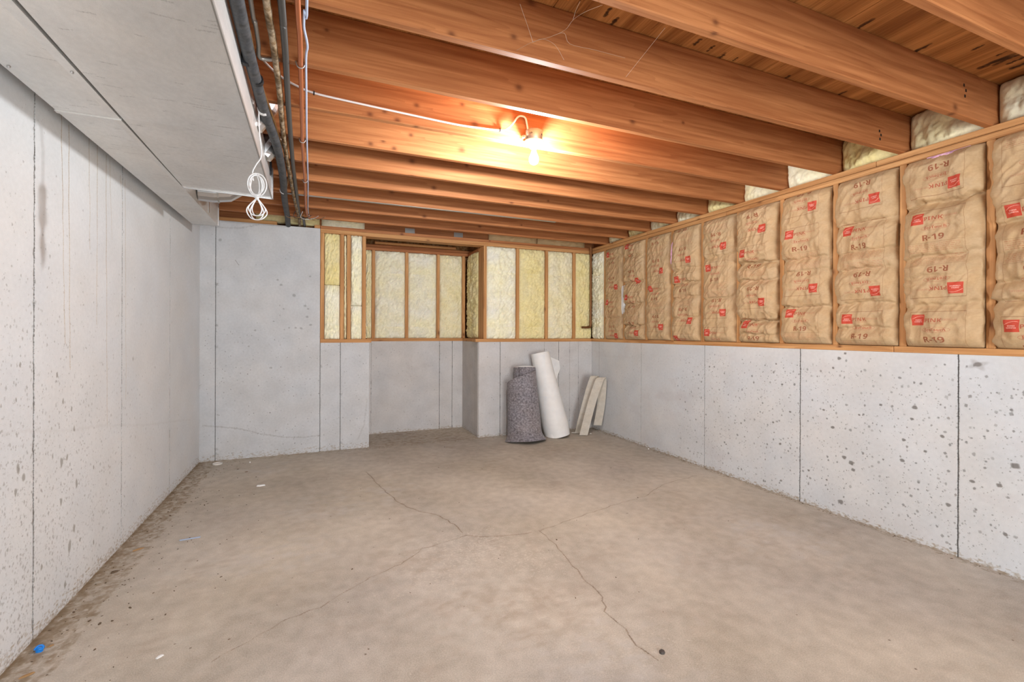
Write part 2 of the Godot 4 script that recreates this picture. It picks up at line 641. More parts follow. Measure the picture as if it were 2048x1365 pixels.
# glazed door to the yard, behind the camera: the soft cool daylight on every face turned this way
const DOOR_X := 1.15
const DOOR_W := 1.8
const DOOR_H := 2.05
func build_glazed_door() -> void:
	var t := thing("door_1", "white framed glazed patio door in the wall behind the camera", "door", P(DOOR_X, 0, DF + 0.004), "", "structure")
	var w := DOOR_W * 0.5
	for x: float in [-w, 0.0, w]:
		put("stile", board(Vector3(x - 0.04, 0.0, -0.05), Vector3(x + 0.04, DOOR_H, 0.0), 0.004), M.porcelain, t)
	for y in [0.0, DOOR_H - 0.08]:
		for s in [-1.0, 1.0]:
			put("rail", board(Vector3(s * w * 0.5 - w * 0.5 + 0.041, y, -0.048), Vector3(s * w * 0.5 + w * 0.5 - 0.041, y + 0.08, -0.002), 0.004), M.porcelain, t)
	for s in [-1.0, 1.0]:
		put("pane", board(Vector3(s * w * 0.5 - w * 0.5 + 0.04, 0.08, -0.03), Vector3(s * w * 0.5 + w * 0.5 - 0.04, DOOR_H - 0.08, -0.022), 0.0), M.daylight, t)
	var l := AreaLight3D.new()
	l.name = "door_light"
	l.light_color = DAYLIGHT
	l.light_energy = DOOR_ENERGY
	l.area_size = Vector2(DOOR_W - 0.1, DOOR_H - 0.15)
	l.area_range = 16.0
	l.area_attenuation = 2.0
	l.shadow_enabled = true
	t.add_child(l)
	l.position = Vector3(0, DOOR_H * 0.5, -0.06)

# ----------------------------------------------------------------------- materials
func make_materials() -> void:
	M.galv = std(Color(0.80, 0.80, 0.80), 0.28, 0.95)
	M.galv_dull = std(Color(0.66, 0.65, 0.63), 0.45, 0.8)
	M.dark_metal = std(Color(0.16, 0.16, 0.17), 0.5, 0.6)
	M.porcelain = std(Color(0.93, 0.92, 0.90), 0.25)
	M.bulb = std(Color(1, 1, 1), 0.4)
	M.bulb.emission_enabled = true
	M.bulb.emission = BULB_COLOR
	M.bulb.emission_energy_multiplier = 3.0
	M.daylight = std(Color(1, 1, 1), 0.3)
	M.daylight.emission_enabled = true
	M.daylight.emission = DAYLIGHT
	M.daylight.emission_energy_multiplier = 2.0
	# sheet metal of the ducts: brushed, smudged
	var dt := ground_tex(512, 512, 400, Color(0.87, 0.86, 0.845), 0.06, 0.04, 0.05, 0.015, 200.0)
	for k in 60:
		var c := Vector2(rng.randf() * 512, rng.randf() * 512)
		dt.stroke([c, c + Vector2(rng.randf_range(10, 60), rng.randf_range(-5, 5))], 1.5, Color(0.45, 0.43, 0.41), 0.16, 1.0, rng)
	M.duct = textured(dt.texture(), 0.42)
	M.duct.metallic = 0.65
	triplanar(M.duct, Vector3(1.2, 1.2, 0.8))
	# wood
	var fir := Color(0.80, 0.52, 0.30)
	M.joist = []
	for k in 3:
		M.joist.append(textured(wood_tex(2048, 192, 700 + k * 9, Color(0.53, 0.305, 0.165), Color(0.76, 0.515, 0.325), 7, 5.0 + 2.0 * k, 0.5), 0.6, 0.03))
	M.stud = []
	for k in 2:
		M.stud.append(textured(wood_tex(1536, 160, 760 + k * 7, Color(0.64, 0.43, 0.25), Color(0.88, 0.68, 0.46), 10, 8.0, 0.7), 0.65, 0.03))
	M.plywood = textured(plywood_tex(), 0.7, 0.06)
	M.sheathing = triplanar(textured(ground_tex(256, 256, 90, Color(0.60, 0.44, 0.27), 0.25, 0.3, 0.15, 0.05, 60.0).texture(), 0.8), Vector3.ONE * 1.5)
	# concrete
	M.wall_left = textured(left_tex().texture(), 0.85, 0.25)
	M.wall_right = textured(right_tex().texture(), 0.85, 0.25)
	M.wall_back = textured(back_tex().texture(), 0.85, 0.25)
	M.wall_alcove = textured(alcove_tex().texture(), 0.85, 0.25)
	M.floor = textured(floor_tex().texture(), 0.72, 0.15)
	# insulation
	M.kraft = textured(kraft_tex().texture(), 0.6, 0.0)
	M.fluff = []
	for c in [Color(0.93, 0.885, 0.73), Color(0.92, 0.86, 0.64), Color(0.945, 0.92, 0.81)]:
		var ft := ground_tex(384, 384, 500 + M.fluff.size() * 11, c, 0.07, 0.10, 0.10, 0.11, 110.0, Vector3(0.2, 0.0, -1.0))
		for k in 240:
			var q := Vector2(rng.randf() * 384, rng.randf() * 384)
			var dr := Vector2.from_angle(rng.randf() * TAU) * rng.randf_range(6, 26)
			ft.stroke([q, q + dr, q + dr * 1.6 + dr.orthogonal() * 0.4], 0.8, c.lightened(0.35) if k % 3 else c.darkened(0.3), 0.28, 0.5, rng)
		var fm := textured(ft.texture(), 0.95, 0.5)
		fm.rim_enabled = true
		fm.rim = 0.25
		M.fluff.append(triplanar(fm, Vector3.ONE * 1.5))
	M.pink = triplanar(textured(ground_tex(128, 128, 31, Color(0.90, 0.70, 0.80), 0.2, 0.2, 0.1, 0.05, 40.0).texture(), 0.95, 0.3), Vector3.ONE * 4.0)
	M.paper = std(Color(0.80, 0.68, 0.50), 0.65)
	# pipes and cables
	M.foam = triplanar(textured(ground_tex(128, 128, 61, Color(0.25, 0.255, 0.265), 0.12, 0.1, 0.1, 0.02, 40.0).texture(), 0.6), Vector3.ONE * 6.0)
	M.black_iron = std(Color(0.26, 0.25, 0.24), 0.5, 0.1)
	M.old_cable = triplanar(textured(ground_tex(128, 128, 71, Color(0.50, 0.42, 0.32), 0.5, 0.4, 0.1, 0.1, 40.0).texture(), 0.7), Vector3.ONE * 5.0)
	M.copper = std(Color(0.76, 0.46, 0.30), 0.38, 0.7)
	M.old_copper = std(Color(0.50, 0.34, 0.20), 0.45, 0.6)
	M.tan_wire = std(Color(0.70, 0.52, 0.32), 0.6)
	M.white_wire = std(Color(0.86, 0.86, 0.86), 0.5)
	M.blue_wire = std(Color(0.68, 0.74, 0.84), 0.5)
	M.web = std(Color(0.66, 0.56, 0.47), 0.9)
	# carpet
	var ct := ground_tex(512, 512, 811, Color(0.50, 0.475, 0.485), 0.06, 0.30, 1.1, 0.02, 120.0)
	M.carpet = textured(ct.texture(), 0.95, 0.35)
	M.carpet.uv1_scale = Vector3(1.1, 0.9, 1)
	M.carpet.rim_enabled = true
	M.carpet.rim = 0.3
	M.backing = std(Color(0.86, 0.84, 0.81), 0.75)
	M.vinyl = triplanar(textured(ground_tex(128, 128, 17, Color(0.92, 0.91, 0.895), 0.03, 0.03, 0.02, 0.02, 60.0).texture(), 0.55), Vector3.ONE * 2.0)
	M.cream = triplanar(textured(ground_tex(256, 256, 19, Color(0.79, 0.755, 0.70), 0.08, 0.06, 0.10, 0.02, 60.0).texture(), 0.85), Vector3.ONE * 3.0)
	M.dark_edge = std(Color(0.30, 0.26, 0.22), 0.9)
	M.crumb = std(Color(0.38, 0.31, 0.24), 0.9)
	M.white_scrap = std(Color(0.90, 0.90, 0.89), 0.7)
	M.blue_scrap = std(Color(0.05, 0.50, 0.86), 0.45)
	M.stone = std(Color(0.30, 0.27, 0.25), 0.8)
	M.leaf = std(Color(0.62, 0.48, 0.32), 0.85)

func plywood_tex() -> ImageTexture:      # x 1.0 .. 3.5, distance 0.5 .. 3.0; grain along the room
	var w := 1024
	var h := 1024
	var t := Tex.new(w, h)
	var fine := noise_bytes(w, h, 11, 0.30, 3, w, h / 28)
	var broad := noise_bytes(w, h, 12, 0.02, 3, w, h / 14)
	var i := 0
	for p in w * h:
		var l := clampf(0.52 + (fine[p] - 128) * 0.0026 + (broad[p] - 128) * 0.004, 0.0, 1.0)
		t.d[i] = int(lerpf(140, 214, l))
		t.d[i + 1] = int(lerpf(86, 150, l))
		t.d[i + 2] = int(lerpf(42, 88, l))
		i += 3
	# knots and dark patches where the photograph shows them, and more of the kind
	var at := func(u: float, v: float) -> Vector2:
		var q := on_y(u, v, HS)
		return Vector2((q.x - 1.0) / 2.5 * w, (-q.z - 0.5) / 2.5 * h)
	for k in [[1724, 51, 10.0], [1840, 98, 9.0], [1952, 96, 6.0], [2000, 108, 5.0], [1985, 125, 16.0], [2010, 120, 12.0], [2040, 130, 10.0], [2030, 122, 8.0], [1420, 97, 5.0], [1440, 114, 8.0], [1570, 156, 7.0], [1680, 188, 8.0], [1392, 85, 7.0], [1225, 45, 8.0], [1213, 24, 7.0], [1470, 118, 4.0]]:
		var q: Vector2 = at.call(float(k[0]), float(k[1]))
		t.stroke([q - Vector2(0, k[2] * 1.6), q + Vector2(1.5, k[2] * 1.6)], k[2] * 0.55, Color(0.17, 0.09, 0.03), 0.7, 1.5, rng)
	for k in 70:
		var q := Vector2(rng.randf() * w, rng.randf() * h)
		t.stroke([q, q + Vector2(rng.randf_range(-2, 2), rng.randf_range(8, 50))], rng.randf_range(0.8, 2.0), Color(0.30, 0.17, 0.07), 0.3, 0.6, rng)
	return t.texture()

func spread_pits(t: Tex, n: int, lo: Vector2, hi: Vector2, r0: float, r1: float, col: Color, alpha: float, tall := 1.0) -> void:
	for k in n:
		var c := Vector2(rng.randf_range(lo.x, hi.x), rng.randf_range(lo.y, hi.y))
		var r := lerpf(r0, r1, pow(rng.randf(), 3.0))
		t.dab(c.x, c.y, r * rng.randf_range(0.7, 1.1), r * rng.randf_range(0.8, 1.2) * tall, col, alpha * rng.randf_range(0.4, 1.0), 0.1, rng)

const L0 := 1.9        # left wall texture: distance 1.9 .. DA
func left_tex() -> Tex:
	var w := 1920
	var h := 1344
	var t := ground_tex(w, h, 100, Color(0.84, 0.84, 0.84), 0.035, 0.03, 0.045, 0.015, 240.0)
	var sx := w / (DA - L0)
	var sy := h / HW
	var at := func(u: float, v: float) -> Vector2:
		var q := on_x(u, v, XL)
		return Vector2((-q.z - L0) * sx, h - q.y * sy)
	var grey := Color(0.50, 0.48, 0.46)
	for k in 6500:
		var c := Vector2(absf(rng.randfn()) * w * 0.26, h - absf(rng.randfn()) * h * 0.30)
		var r := lerpf(0.8, 3.4, pow(rng.randf(), 3.0))
		t.dab(c.x, c.y, r, r * rng.randf_range(0.9, 1.7), grey, rng.randf_range(0.15, 0.42), 0.2, rng)
	spread_pits(t, 1200, Vector2(0, 0), Vector2(w, h), 0.8, 2.2, grey, 0.35, 1.2)
	for k in [[36, 938, 9], [47, 955, 8], [123, 925, 10], [134, 915, 7], [153, 967, 9], [148, 1057, 9], [139, 1093, 12], [122, 1004, 8], [31, 985, 7], [130, 1170, 8], [126, 803, 6], [143, 818, 6], [148, 858, 6], [114, 750, 6], [266, 718, 6], [40, 730, 5], [160, 1080, 5], [187, 1085, 6], [83, 1135, 6], [187, 935, 5], [32, 800, 4], [310, 735, 4]]:
		var q: Vector2 = at.call(float(k[0]), float(k[1]))
		t.dab(q.x, q.y, k[2] * 0.7, k[2] * 1.3, Color(0.52, 0.50, 0.47), 0.6, 0.14, rng)
	# dirt in the form joints
	for d in [2.512, 3.413, 4.347]:
		var x: float = (d - L0) * sx
		var pts := []
		for k in 40:
			pts.append(Vector2(x + rng.randf_range(-1.5, 1.5), h * k / 39.0))
		t.stroke(pts, 2.6 if d < 3.0 else 1.6, Color(0.33, 0.31, 0.29), 0.5 if d < 3.0 else 0.4, 1.2, rng)
		for k in 24:
			t.dab(x + rng.randf_range(-4, 4), rng.randf() * h, rng.randf_range(2, 4), rng.randf_range(4, 16), Color(0.36, 0.34, 0.31), 0.4 if d < 3.0 else 0.2, 0.2, rng)
	# rust runs
	for k in [[122, 205, 130, 690, 0.30], [137, 250, 140, 740, 0.34], [178, 270, 180, 500, 0.26], [195, 290, 193, 650, 0.30], [212, 310, 214, 850, 0.30], [219, 320, 224, 480, 0.2], [240, 350, 246, 420, 0.2], [250, 360, 252, 800, 0.22]]:
		var a: Vector2 = at.call(float(k[0]), float(k[1]))
		var b: Vector2 = at.call(float(k[2]), float(k[3]))
		var pts2 := []
		for n in 14:
			pts2.append(a.lerp(b, n / 13.0) + Vector2(rng.randf_range(-2.5, 2.5), 0))
		t.stroke(pts2, 2.2, Color(0.66, 0.56, 0.44), k[4], 0.7, rng)
		t.stroke(pts2.slice(0, 7), 1.3, Color(0.52, 0.44, 0.34), k[4], 0.7, rng)
	# pour line, dirt at the foot
	var pl := []
	for n in 30:
		pl.append(at.call(5.0 + n * 13.0, 868.0 - 2.0 * sin(n * 0.5) - n * 0.9))
	t.stroke(pl, 6.0, Color(0.68, 0.66, 0.64), 0.10, 3.0, rng)
	foot_dirt(t, 1400)
	return t

func foot_dirt(t: Tex, n: int) -> void:
	for k in n:
		var up := pow(rng.randf(), 2.5)
		t.dab(rng.randf() * t.w, t.h - up * t.h * 0.028, rng.randf_range(2, 7), rng.randf_range(1.0, 3.2), Color(0.55, 0.47, 0.37), 0.3, 0.25, rng)

const R0 := 1.1
func right_tex() -> Tex:
	var w := 2048
	var h := 562
	var t := ground_tex(w, h, 200, Color(0.82, 0.82, 0.82), 0.045, 0.03, 0.04, 0.02, 200.0)
	var sx := w / (DA - R0)
	var at := func(u: float, v: float) -> Vector2:
		var q := on_x(u, v, XR)
		return Vector2((DA + q.z) * sx, h - q.y * h / HL)
	var grey := Color(0.43, 0.42, 0.41)
	spread_pits(t, 1000, Vector2(w * 0.38, h * 0.04), Vector2(w, h), 0.9, 4.6, grey, 0.65)
	spread_pits(t, 260, Vector2(w * 0.45, h * 0.15), Vector2(w, h * 0.95), 2.0, 4.6, grey, 0.7)
	spread_pits(t, 2400, Vector2(w * 0.42, h * 0.1), Vector2(w, h), 0.7, 2.4, grey, 0.6)
	spread_pits(t, 1100, Vector2(0, h * 0.1), Vector2(w * 0.48, h), 0.7, 2.2, grey, 0.5)
	for k in [[1678, 717, 7], [1690, 707, 5], [1666, 736, 5], [1552, 728, 4], [1564, 769, 5], [1647, 820, 5], [1829, 815, 8], [1665, 855, 7], [1560, 888, 6], [1452, 889, 4], [1688, 915, 8], [1702, 926, 9], [1706, 940, 7], [1807, 880, 6], [1804, 921, 7], [1681, 1004, 10], [1896, 1010, 7], [2030, 932, 10], [1944, 963, 6], [1998, 971, 7], [2010, 1069, 6], [1617, 941, 5], [1653, 960, 4], [1955, 729, 9], [1850, 903, 5], [1884, 873, 6], [1823, 838, 5], [1761, 810, 5], [1718, 830, 4], [1580, 824, 5], [1546, 845, 5]]:
		var q: Vector2 = at.call(float(k[0]), float(k[1]))
		t.dab(q.x, q.y, k[2] * 0.9, k[2] * 0.75, Color(0.42, 0.405, 0.385), 0.75, 0.1, rng)
	for k in 26:
		t.dab(rng.randf() * w, rng.randf() * h, rng.randf_range(20, 90), rng.randf_range(12, 40), Color(0.70, 0.66, 0.66), 0.10, 0.3, rng)
	t.dab(at.call(1955.0, 730.0).x, at.call(1955.0, 730.0).y, 18, 12, Color(0.55, 0.53, 0.52), 0.3, 0.3, rng)
	for d in [1.472, 2.404, 3.34, 4.27, 5.12]:
		var x: float = (DA - d) * sx
		var pts := []
		for k in 30:
			pts.append(Vector2(x + rng.randf_range(-1, 1), h * k / 29.0))
		t.stroke(pts, 2.2 if d < 3.0 else 1.5, Color(0.36, 0.34, 0.32), 0.5 if d < 3.0 else 0.3, 0.8, rng)
	foot_dirt(t, 1500)
	return t

func back_tex() -> Tex:      # x XL .. XA
	var w := 896
	var h := 1344
	var t := ground_tex(w, h, 300, Color(0.775, 0.775, 0.778), 0.05, 0.035, 0.045, 0.012, 170.0)
	var at := func(u: float, v: float) -> Vector2:
		var q := on_d(u, v, DA)
		return Vector2((q.x - XL) / (XA - XL) * w, h - q.y / HW * h)
	spread_pits(t, 700, Vector2(0, h * 0.45), Vector2(w, h), 0.8, 3.2, Color(0.40, 0.39, 0.38), 0.65)
	spread_pits(t, 320, Vector2(0, h * 0.05), Vector2(w, h * 0.75), 0.9, 4.5, Color(0.56, 0.555, 0.55), 0.45)
	for k in [[588, 591, 8], [562, 570, 6], [555, 560, 5], [610, 612, 6], [616, 618, 5], [614, 634, 6], [621, 650, 6], [602, 657, 6], [591, 656, 5], [510, 661, 5], [578, 656, 4], [547, 643, 4], [567, 618, 4], [497, 693, 4], [620, 553, 5], [440, 480, 7], [433, 651, 6], [542, 736, 5]]:
		var q: Vector2 = at.call(float(k[0]), float(k[1]))
		t.dab(q.x, q.y, k[2] * 1.3, k[2] * 1.1, Color(0.56, 0.555, 0.55), 0.55, 0.12, rng)
	t.stroke([at.call(470.0, 520.0), at.call(478.0, 531.0)], 2.0, Color(0.50, 0.49, 0.48), 0.5, 1.0, rng)
	# wavy pour line
	t.stroke([at.call(405.0, 852.0), at.call(440.0, 854.0), at.call(478.0, 858.0), at.call(520.0, 868.0), at.call(570.0, 875.0), at.call(610.0, 875.0), at.call(640.0, 871.0)], 5.0, Color(0.56, 0.545, 0.53), 0.24, 2.0, rng)
	t.stroke([at.call(734.0, 800.0), at.call(728.0, 850.0), at.call(715.0, 880.0)], 6.0, Color(0.60, 0.585, 0.57), 0.18, 2.0, rng)
	# damp mark at the top
	t.stroke([at.call(420.0, 452.0), at.call(450.0, 456.0), at.call(480.0, 456.0), at.call(520.0, 449.0)], 6.0, Color(0.55, 0.54, 0.53), 0.2, 2.5, rng)
	for xx in [-0.953, -0.009, 0.189]:
		var x: float = (xx - XL) / (XA - XL) * w
		var pts := []
		for k in 40:
			pts.append(Vector2(x + rng.randf_range(-1, 1), h * k / 39.0))
		t.stroke(pts, 1.7, Color(0.40, 0.39, 0.37), 0.42, 0.8, rng)
		for k in 5:
			t.dab(x + 5, rng.randf() * h, 8, 7, Color(0.5, 0.49, 0.48), 0.3, 0.3, rng)
	foot_dirt(t, 500)
	return t

func alcove_tex() -> Tex:      # x XA .. XR
	var w := 1456
	var h := 576
	var t := ground_tex(w, h, 330, Color(0.79, 0.775, 0.765), 0.05, 0.035, 0.04, 0.015, 150.0)
	spread_pits(t, 700, Vector2(0, 0), Vector2(w, h), 0.7, 2.6, Color(0.38, 0.37, 0.36), 0.7)
	for x in [0.57, 1.43, 1.60, 2.02, 2.62, 2.83, 2.99, 3.12]:
		var px: float = (x - XA) / (XR - XA) * w
		var pts := []
		for k in 20:
			pts.append(Vector2(px + rng.randf_range(-1, 1), h * k / 19.0))
		t.stroke(pts, 1.5, Color(0.46, 0.44, 0.42), 0.38, 0.7, rng)
		for k in 4:
			t.dab(px, rng.randf() * h, 2.5, rng.randf_range(5, 12), Color(0.35, 0.34, 0.33), 0.4, 0.2, rng)
	for k in 8:
		t.dab(rng.randf() * w, rng.randf() * h, rng.randf_range(20, 70), rng.randf_range(14, 40), Color(0.68, 0.64, 0.63), 0.12, 0.3, rng)
	foot_dirt(t, 700)
	return t

# floor texture: x -1.1 .. 3.35 (u), distance 0.5 .. 6.0 (v)
func floor_at(p: Vector3, w: int, h: int) -> Vector2:
	return Vector2((p.x + 1.1) / 4.45 * w, (-p.z - 0.5) / 5.5 * h)

func floor_tex() -> Tex:
	var w := 1792
	var h := 2048
	var t := ground_tex(w, h, 600, Color(0.735, 0.695, 0.64), 0.10, 0.085, 0.16, 0.03, 420.0, Vector3(1.0, 0.6, -0.4), 40.0, 5)
	var at := func(u: float, v: float) -> Vector2:
		return floor_at(on_y(u, v, 0.0), w, h)
	# trowel drift: pale and brown blotches with ragged outlines
	for k in 260:
		var c := Vector2(rng.randf() * w, rng.randf() * h)
		var col := Color(0.79, 0.77, 0.735) if k % 2 else Color(0.60, 0.54, 0.48)
		for n in 16:
			t.dab(c.x + rng.randfn() * 40, c.y + rng.randfn() * 28, rng.randf_range(4, 24), rng.randf_range(3, 14), col, 0.10, 0.3, rng)
	# pale worn chips around the meeting of the cracks, grey sheen of laitance near left and front
	for a in [[940, 1100, 60.0, 900], [1060, 1120, 40.0, 260], [880, 1150, 40.0, 260], [1250, 1300, 60.0, 160]]:
		var c: Vector2 = at.call(float(a[0]), float(a[1]))
		for k in a[3]:
			t.dab(c.x + rng.randfn() * a[2], c.y + rng.randfn() * a[2] * 0.8, rng.randf_range(1, 3), rng.randf_range(1, 2.5), Color(0.82, 0.785, 0.73), 0.36, 0.3, rng)
	for a in [[640, 1020], [560, 1110], [760, 985], [1600, 1080], [1500, 1060], [1230, 1330], [540, 940]]:
		var c2: Vector2 = at.call(float(a[0]), float(a[1]))
		for k in 60:
			t.dab(c2.x + rng.randfn() * 60, c2.y + rng.randfn() * 50, rng.randf_range(6, 26), rng.randf_range(4, 16), Color(0.79, 0.78, 0.765), 0.12, 0.3, rng)
	for a in [[1000, 1190], [1080, 1240], [830, 1130], [1000, 930], [880, 880], [1100, 900]]:
		var c3: Vector2 = at.call(float(a[0]), float(a[1]))
		for k in 60:
			t.dab(c3.x + rng.randfn() * 60, c3.y + rng.randfn() * 45, rng.randf_range(5, 22), rng.randf_range(4, 14), Color(0.60, 0.53, 0.46), 0.11, 0.3, rng)
	# cracks
	var crack := func(pix: Array, wd: float, al: float) -> void:
		var pts := []
		for i in pix.size() - 1:
			var a: Vector2 = at.call(float(pix[i][0]), float(pix[i][1]))
			var b: Vector2 = at.call(float(pix[i + 1][0]), float(pix[i + 1][1]))
			var n := maxi(2, int(a.distance_to(b) / 14.0))
			for k in n:
				pts.append(a.lerp(b, float(k) / n) + Vector2(rng.randf_range(-3, 3), rng.randf_range(-3, 3)))
		for k in pts.size() - 1:
			t.stroke([pts[k], pts[k + 1]], wd * rng.randf_range(0.5, 0.95), Color(0.42, 0.35, 0.28), al * rng.randf_range(0.6, 1.4), 0.5, rng)
		t.stroke(pts, wd * 3.5, Color(0.58, 0.51, 0.43), al * 0.16, 2.5, rng)
	crack.call([[732, 945], [755, 968], [772, 985], [800, 1008], [836, 1023], [870, 1030], [895, 1042], [915, 1055], [932, 1072]], 1.7, 0.6)
	crack.call([[932, 1072], [975, 1075], [1030, 1071], [1078, 1063]], 1.5, 0.55)
	crack.call([[932, 1072], [890, 1085], [845, 1098], [800, 1130], [740, 1155], [690, 1185], [640, 1215], [560, 1246], [500, 1284], [400, 1335]], 1.3, 0.38)
	crack.call([[1078, 1063], [1120, 1048], [1170, 1030], [1230, 1010], [1290, 993], [1330, 968], [1400, 950]], 1.3, 0.42)
	crack.call([[1078, 1063], [1105, 1085], [1140, 1125], [1175, 1165], [1205, 1195], [1212, 1225], [1250, 1258], [1272, 1290], [1300, 1310], [1340, 1345]], 1.6, 0.5)
	# loose earth along the walls
	for k in 2600:
		var off := pow(rng.randf(), 2.2) * 0.16
		var dd := rng.randf_range(1.2, DA)
		var p := floor_at(P(XL + off, 0, dd), w, h)
		t.dab(p.x, p.y, rng.randf_range(2, 8), rng.randf_range(2, 9), Color(0.49, 0.41, 0.31), 0.22, 0.3, rng)
		if k % 3 == 0:
			p = floor_at(P(XR - off * 0.35, 0, dd), w, h)
			t.dab(p.x, p.y, rng.randf_range(1, 3), rng.randf_range(2, 6), Color(0.46, 0.40, 0.31), 0.25, 0.3, rng)
			p = floor_at(P(rng.randf_range(XL, XR), 0, DA - off * 0.6), w, h)
			t.dab(p.x, p.y, rng.randf_range(2, 7), rng.randf_range(1, 4), Color(0.49, 0.41, 0.32), 0.25, 0.3, rng)
			p = floor_at(P(rng.randf_range(XA, XB), 0, DA + rng.randf() * 0.66), w, h)
			t.dab(p.x, p.y, rng.randf_range(4, 12), rng.randf_range(2, 7), Color(0.50, 0.42, 0.33), 0.2, 0.3, rng)
	# specks of spilt paint and dark grit
	for k in 240:
		t.dab(rng.randf() * w, rng.randf() * h, rng.randf_range(0.7, 2.0), rng.randf_range(0.7, 1.8), Color(0.84, 0.82, 0.78) if k % 2 else Color(0.38, 0.32, 0.26), 0.7, 0.2, rng)
	return t

# kraft facing, one repeat of its print: upright half, then the same half turned round
func kraft_tex() -> Tex:
	var w := 512
	var h := 820
	var t := ground_tex(w, h, 900, Color(0.745, 0.625, 0.475), 0.06, 0.04, 0.06, 0.02, 120.0)
	var ink := Color(0.66, 0.33, 0.24)
	var red := Color(0.76, 0.26, 0.19)
	var brown := Color(0.48, 0.30, 0.18)
	var x0 := 62.0
	var x1 := 428.0
	# frame
	for q in [[x0, 0.01, x1, 0.014], [x0, 0.872, x1, 0.876]]:
		rect(t, q[0], q[1] * h, q[2], q[3] * h + 1, brown, 0.55)
	rect(t, x0, 0.01 * h, x0 + 2, 0.875 * h, brown, 0.5)
	rect(t, x1, 0.01 * h, x1 + 2, 0.875 * h, brown, 0.5)
	for turned in [false, true]:
		var Y := func(f: float) -> float:
			return (0.885 - f if turned else f) * h
		var X := func(f: float) -> float:
			return x0 + (x1 - x0) * (1.0 - f if turned else f)
		# red badge with white lettering and a swoosh
		var bx: float = X.call(0.165)
		var by: float = Y.call(0.092)
		rect(t, bx - 44, by - 44, bx + 44, by + 44, red, 0.92)
		write(t, "OWENS", bx, by - (0 if not turned else 0), 9, Color(1, 0.9, 0.85), turned, 0.8)
		write(t, "CORNING", bx, by + (14 if not turned else -14), 9, Color(1, 0.9, 0.85), turned, 0.8)
		var sw := []
		var sg := -1.0 if turned else 1.0
		for k in 10:
			var f := k / 9.0
			sw.append(Vector2(bx + sg * (-38 + 76 * f), by + sg * (-10 - 22 * sin(f * 2.2))))
		t.stroke(sw, 1.6, Color(1, 0.85, 0.78), 0.8, 0.2, rng)
		write(t, "PINK", X.call(0.46), Y.call(0.098), 30, ink, turned, 0.85, true, 1.25)
		write(t, "FIBERGLAS", X.call(0.75), Y.call(0.094), 14, ink, turned, 0.5, false)
		write(t, "INSULATION", X.call(0.52), Y.call(0.128), 11, ink, turned, 0.55, false)
		# oval with the trade word
		var oc := Vector2(X.call(0.50), Y.call(0.19))
		var ov := []
		for k in 41:
			var a := TAU * k / 40.0
			ov.append(oc + Vector2(cos(a) * 92, sin(a) * 21))
		t.stroke(ov, 1.3, ink, 0.7, 0.1, rng)
		write(t, "EcoTouch", oc.x, oc.y, 24, ink, turned, 0.85)
		write(t, "R-19", X.call(0.47), Y.call(0.285), 46, brown.lerp(ink, 0.45), turned, 0.9, true, 1.15)
		# fine print
		for k in 5:
			var yy: float = Y.call(0.352 + k * 0.017)
			var xa: float = X.call(0.03)
			while absf(xa - X.call(0.97)) > 14:
				var len := rng.randf_range(6, 26)
				if turned:
					rect(t, xa - len, yy, xa, yy + 4, ink, rng.randf_range(0.25, 0.5))
					xa -= len + 5
					if xa < X.call(0.97): break
				else:
					rect(t, xa, yy, xa + len, yy + 4, ink, rng.randf_range(0.25, 0.5))
					xa += len + 5
					if xa > X.call(0.97): break
		rect(t, x0, Y.call(0.335), x1, Y.call(0.335) + 2, brown, 0.5)
	return t

# ----------------------------------------------------------------------- floor
func build_floor() -> void:
	var f := thing("floor", "bare beige concrete slab with branching cracks and dirt along the walls", "floor", Vector3.ZERO, "", "structure")
	var m := MB.new()
	m.smooth(-1)
	var x0 := XL - 0.25
	var x1 := XR + 0.3
	var d0 := DF - 0.25
	var d1 := DB + 0.3
	var uv := func(x: float, d: float) -> Vector2:
		return Vector2((x + 1.1) / 4.45, (d - 0.5) / 5.5)
	m.quad(P(x0, 0, d0), P(x1, 0, d0), P(x1, 0, d1), P(x0, 0, d1), uv.call(x0, d0), uv.call(x1, d0), uv.call(x1, d1), uv.call(x0, d1))
	m.quad(P(x0, -0.15, d1), P(x1, -0.15, d1), P(x1, -0.15, d0), P(x0, -0.15, d0))
	m.quad(P(x0, -0.15, d0), P(x1, -0.15, d0), P(x1, 0, d0), P(x0, 0, d0))
	m.quad(P(x1, -0.15, d1), P(x0, -0.15, d1), P(x0, 0, d1), P(x1, 0, d1))
	m.quad(P(x1, -0.15, d0), P(x1, -0.15, d1), P(x1, 0, d1), P(x1, 0, d0))
	m.quad(P(x0, -0.15, d1), P(x0, -0.15, d0), P(x0, 0, d0), P(x0, 0, d1))
	put("slab", m.done(), M.floor, f)

# ----------------------------------------------------------------------- walls
func wood(parent: Node3D, called: String, a: Vector3, b: Vector3, kind := "stud", bevel := 0.003) -> MeshInstance3D:
	var lo := a.min(b)
	var hi := a.max(b)
	var list: Array = M[kind]
	var size := hi - lo
	var ax := size.max_axis_index()
	# start of the grain chosen so that the texture does not wrap within the board
	var start := rng.randf() * maxf(0.0, 1.0 - size[ax] / 4.8) - lo[ax] / 4.8
	return put(called, board(lo, hi, bevel, Vector2(start, rng.randf())), list[rng.randi() % list.size()], parent)

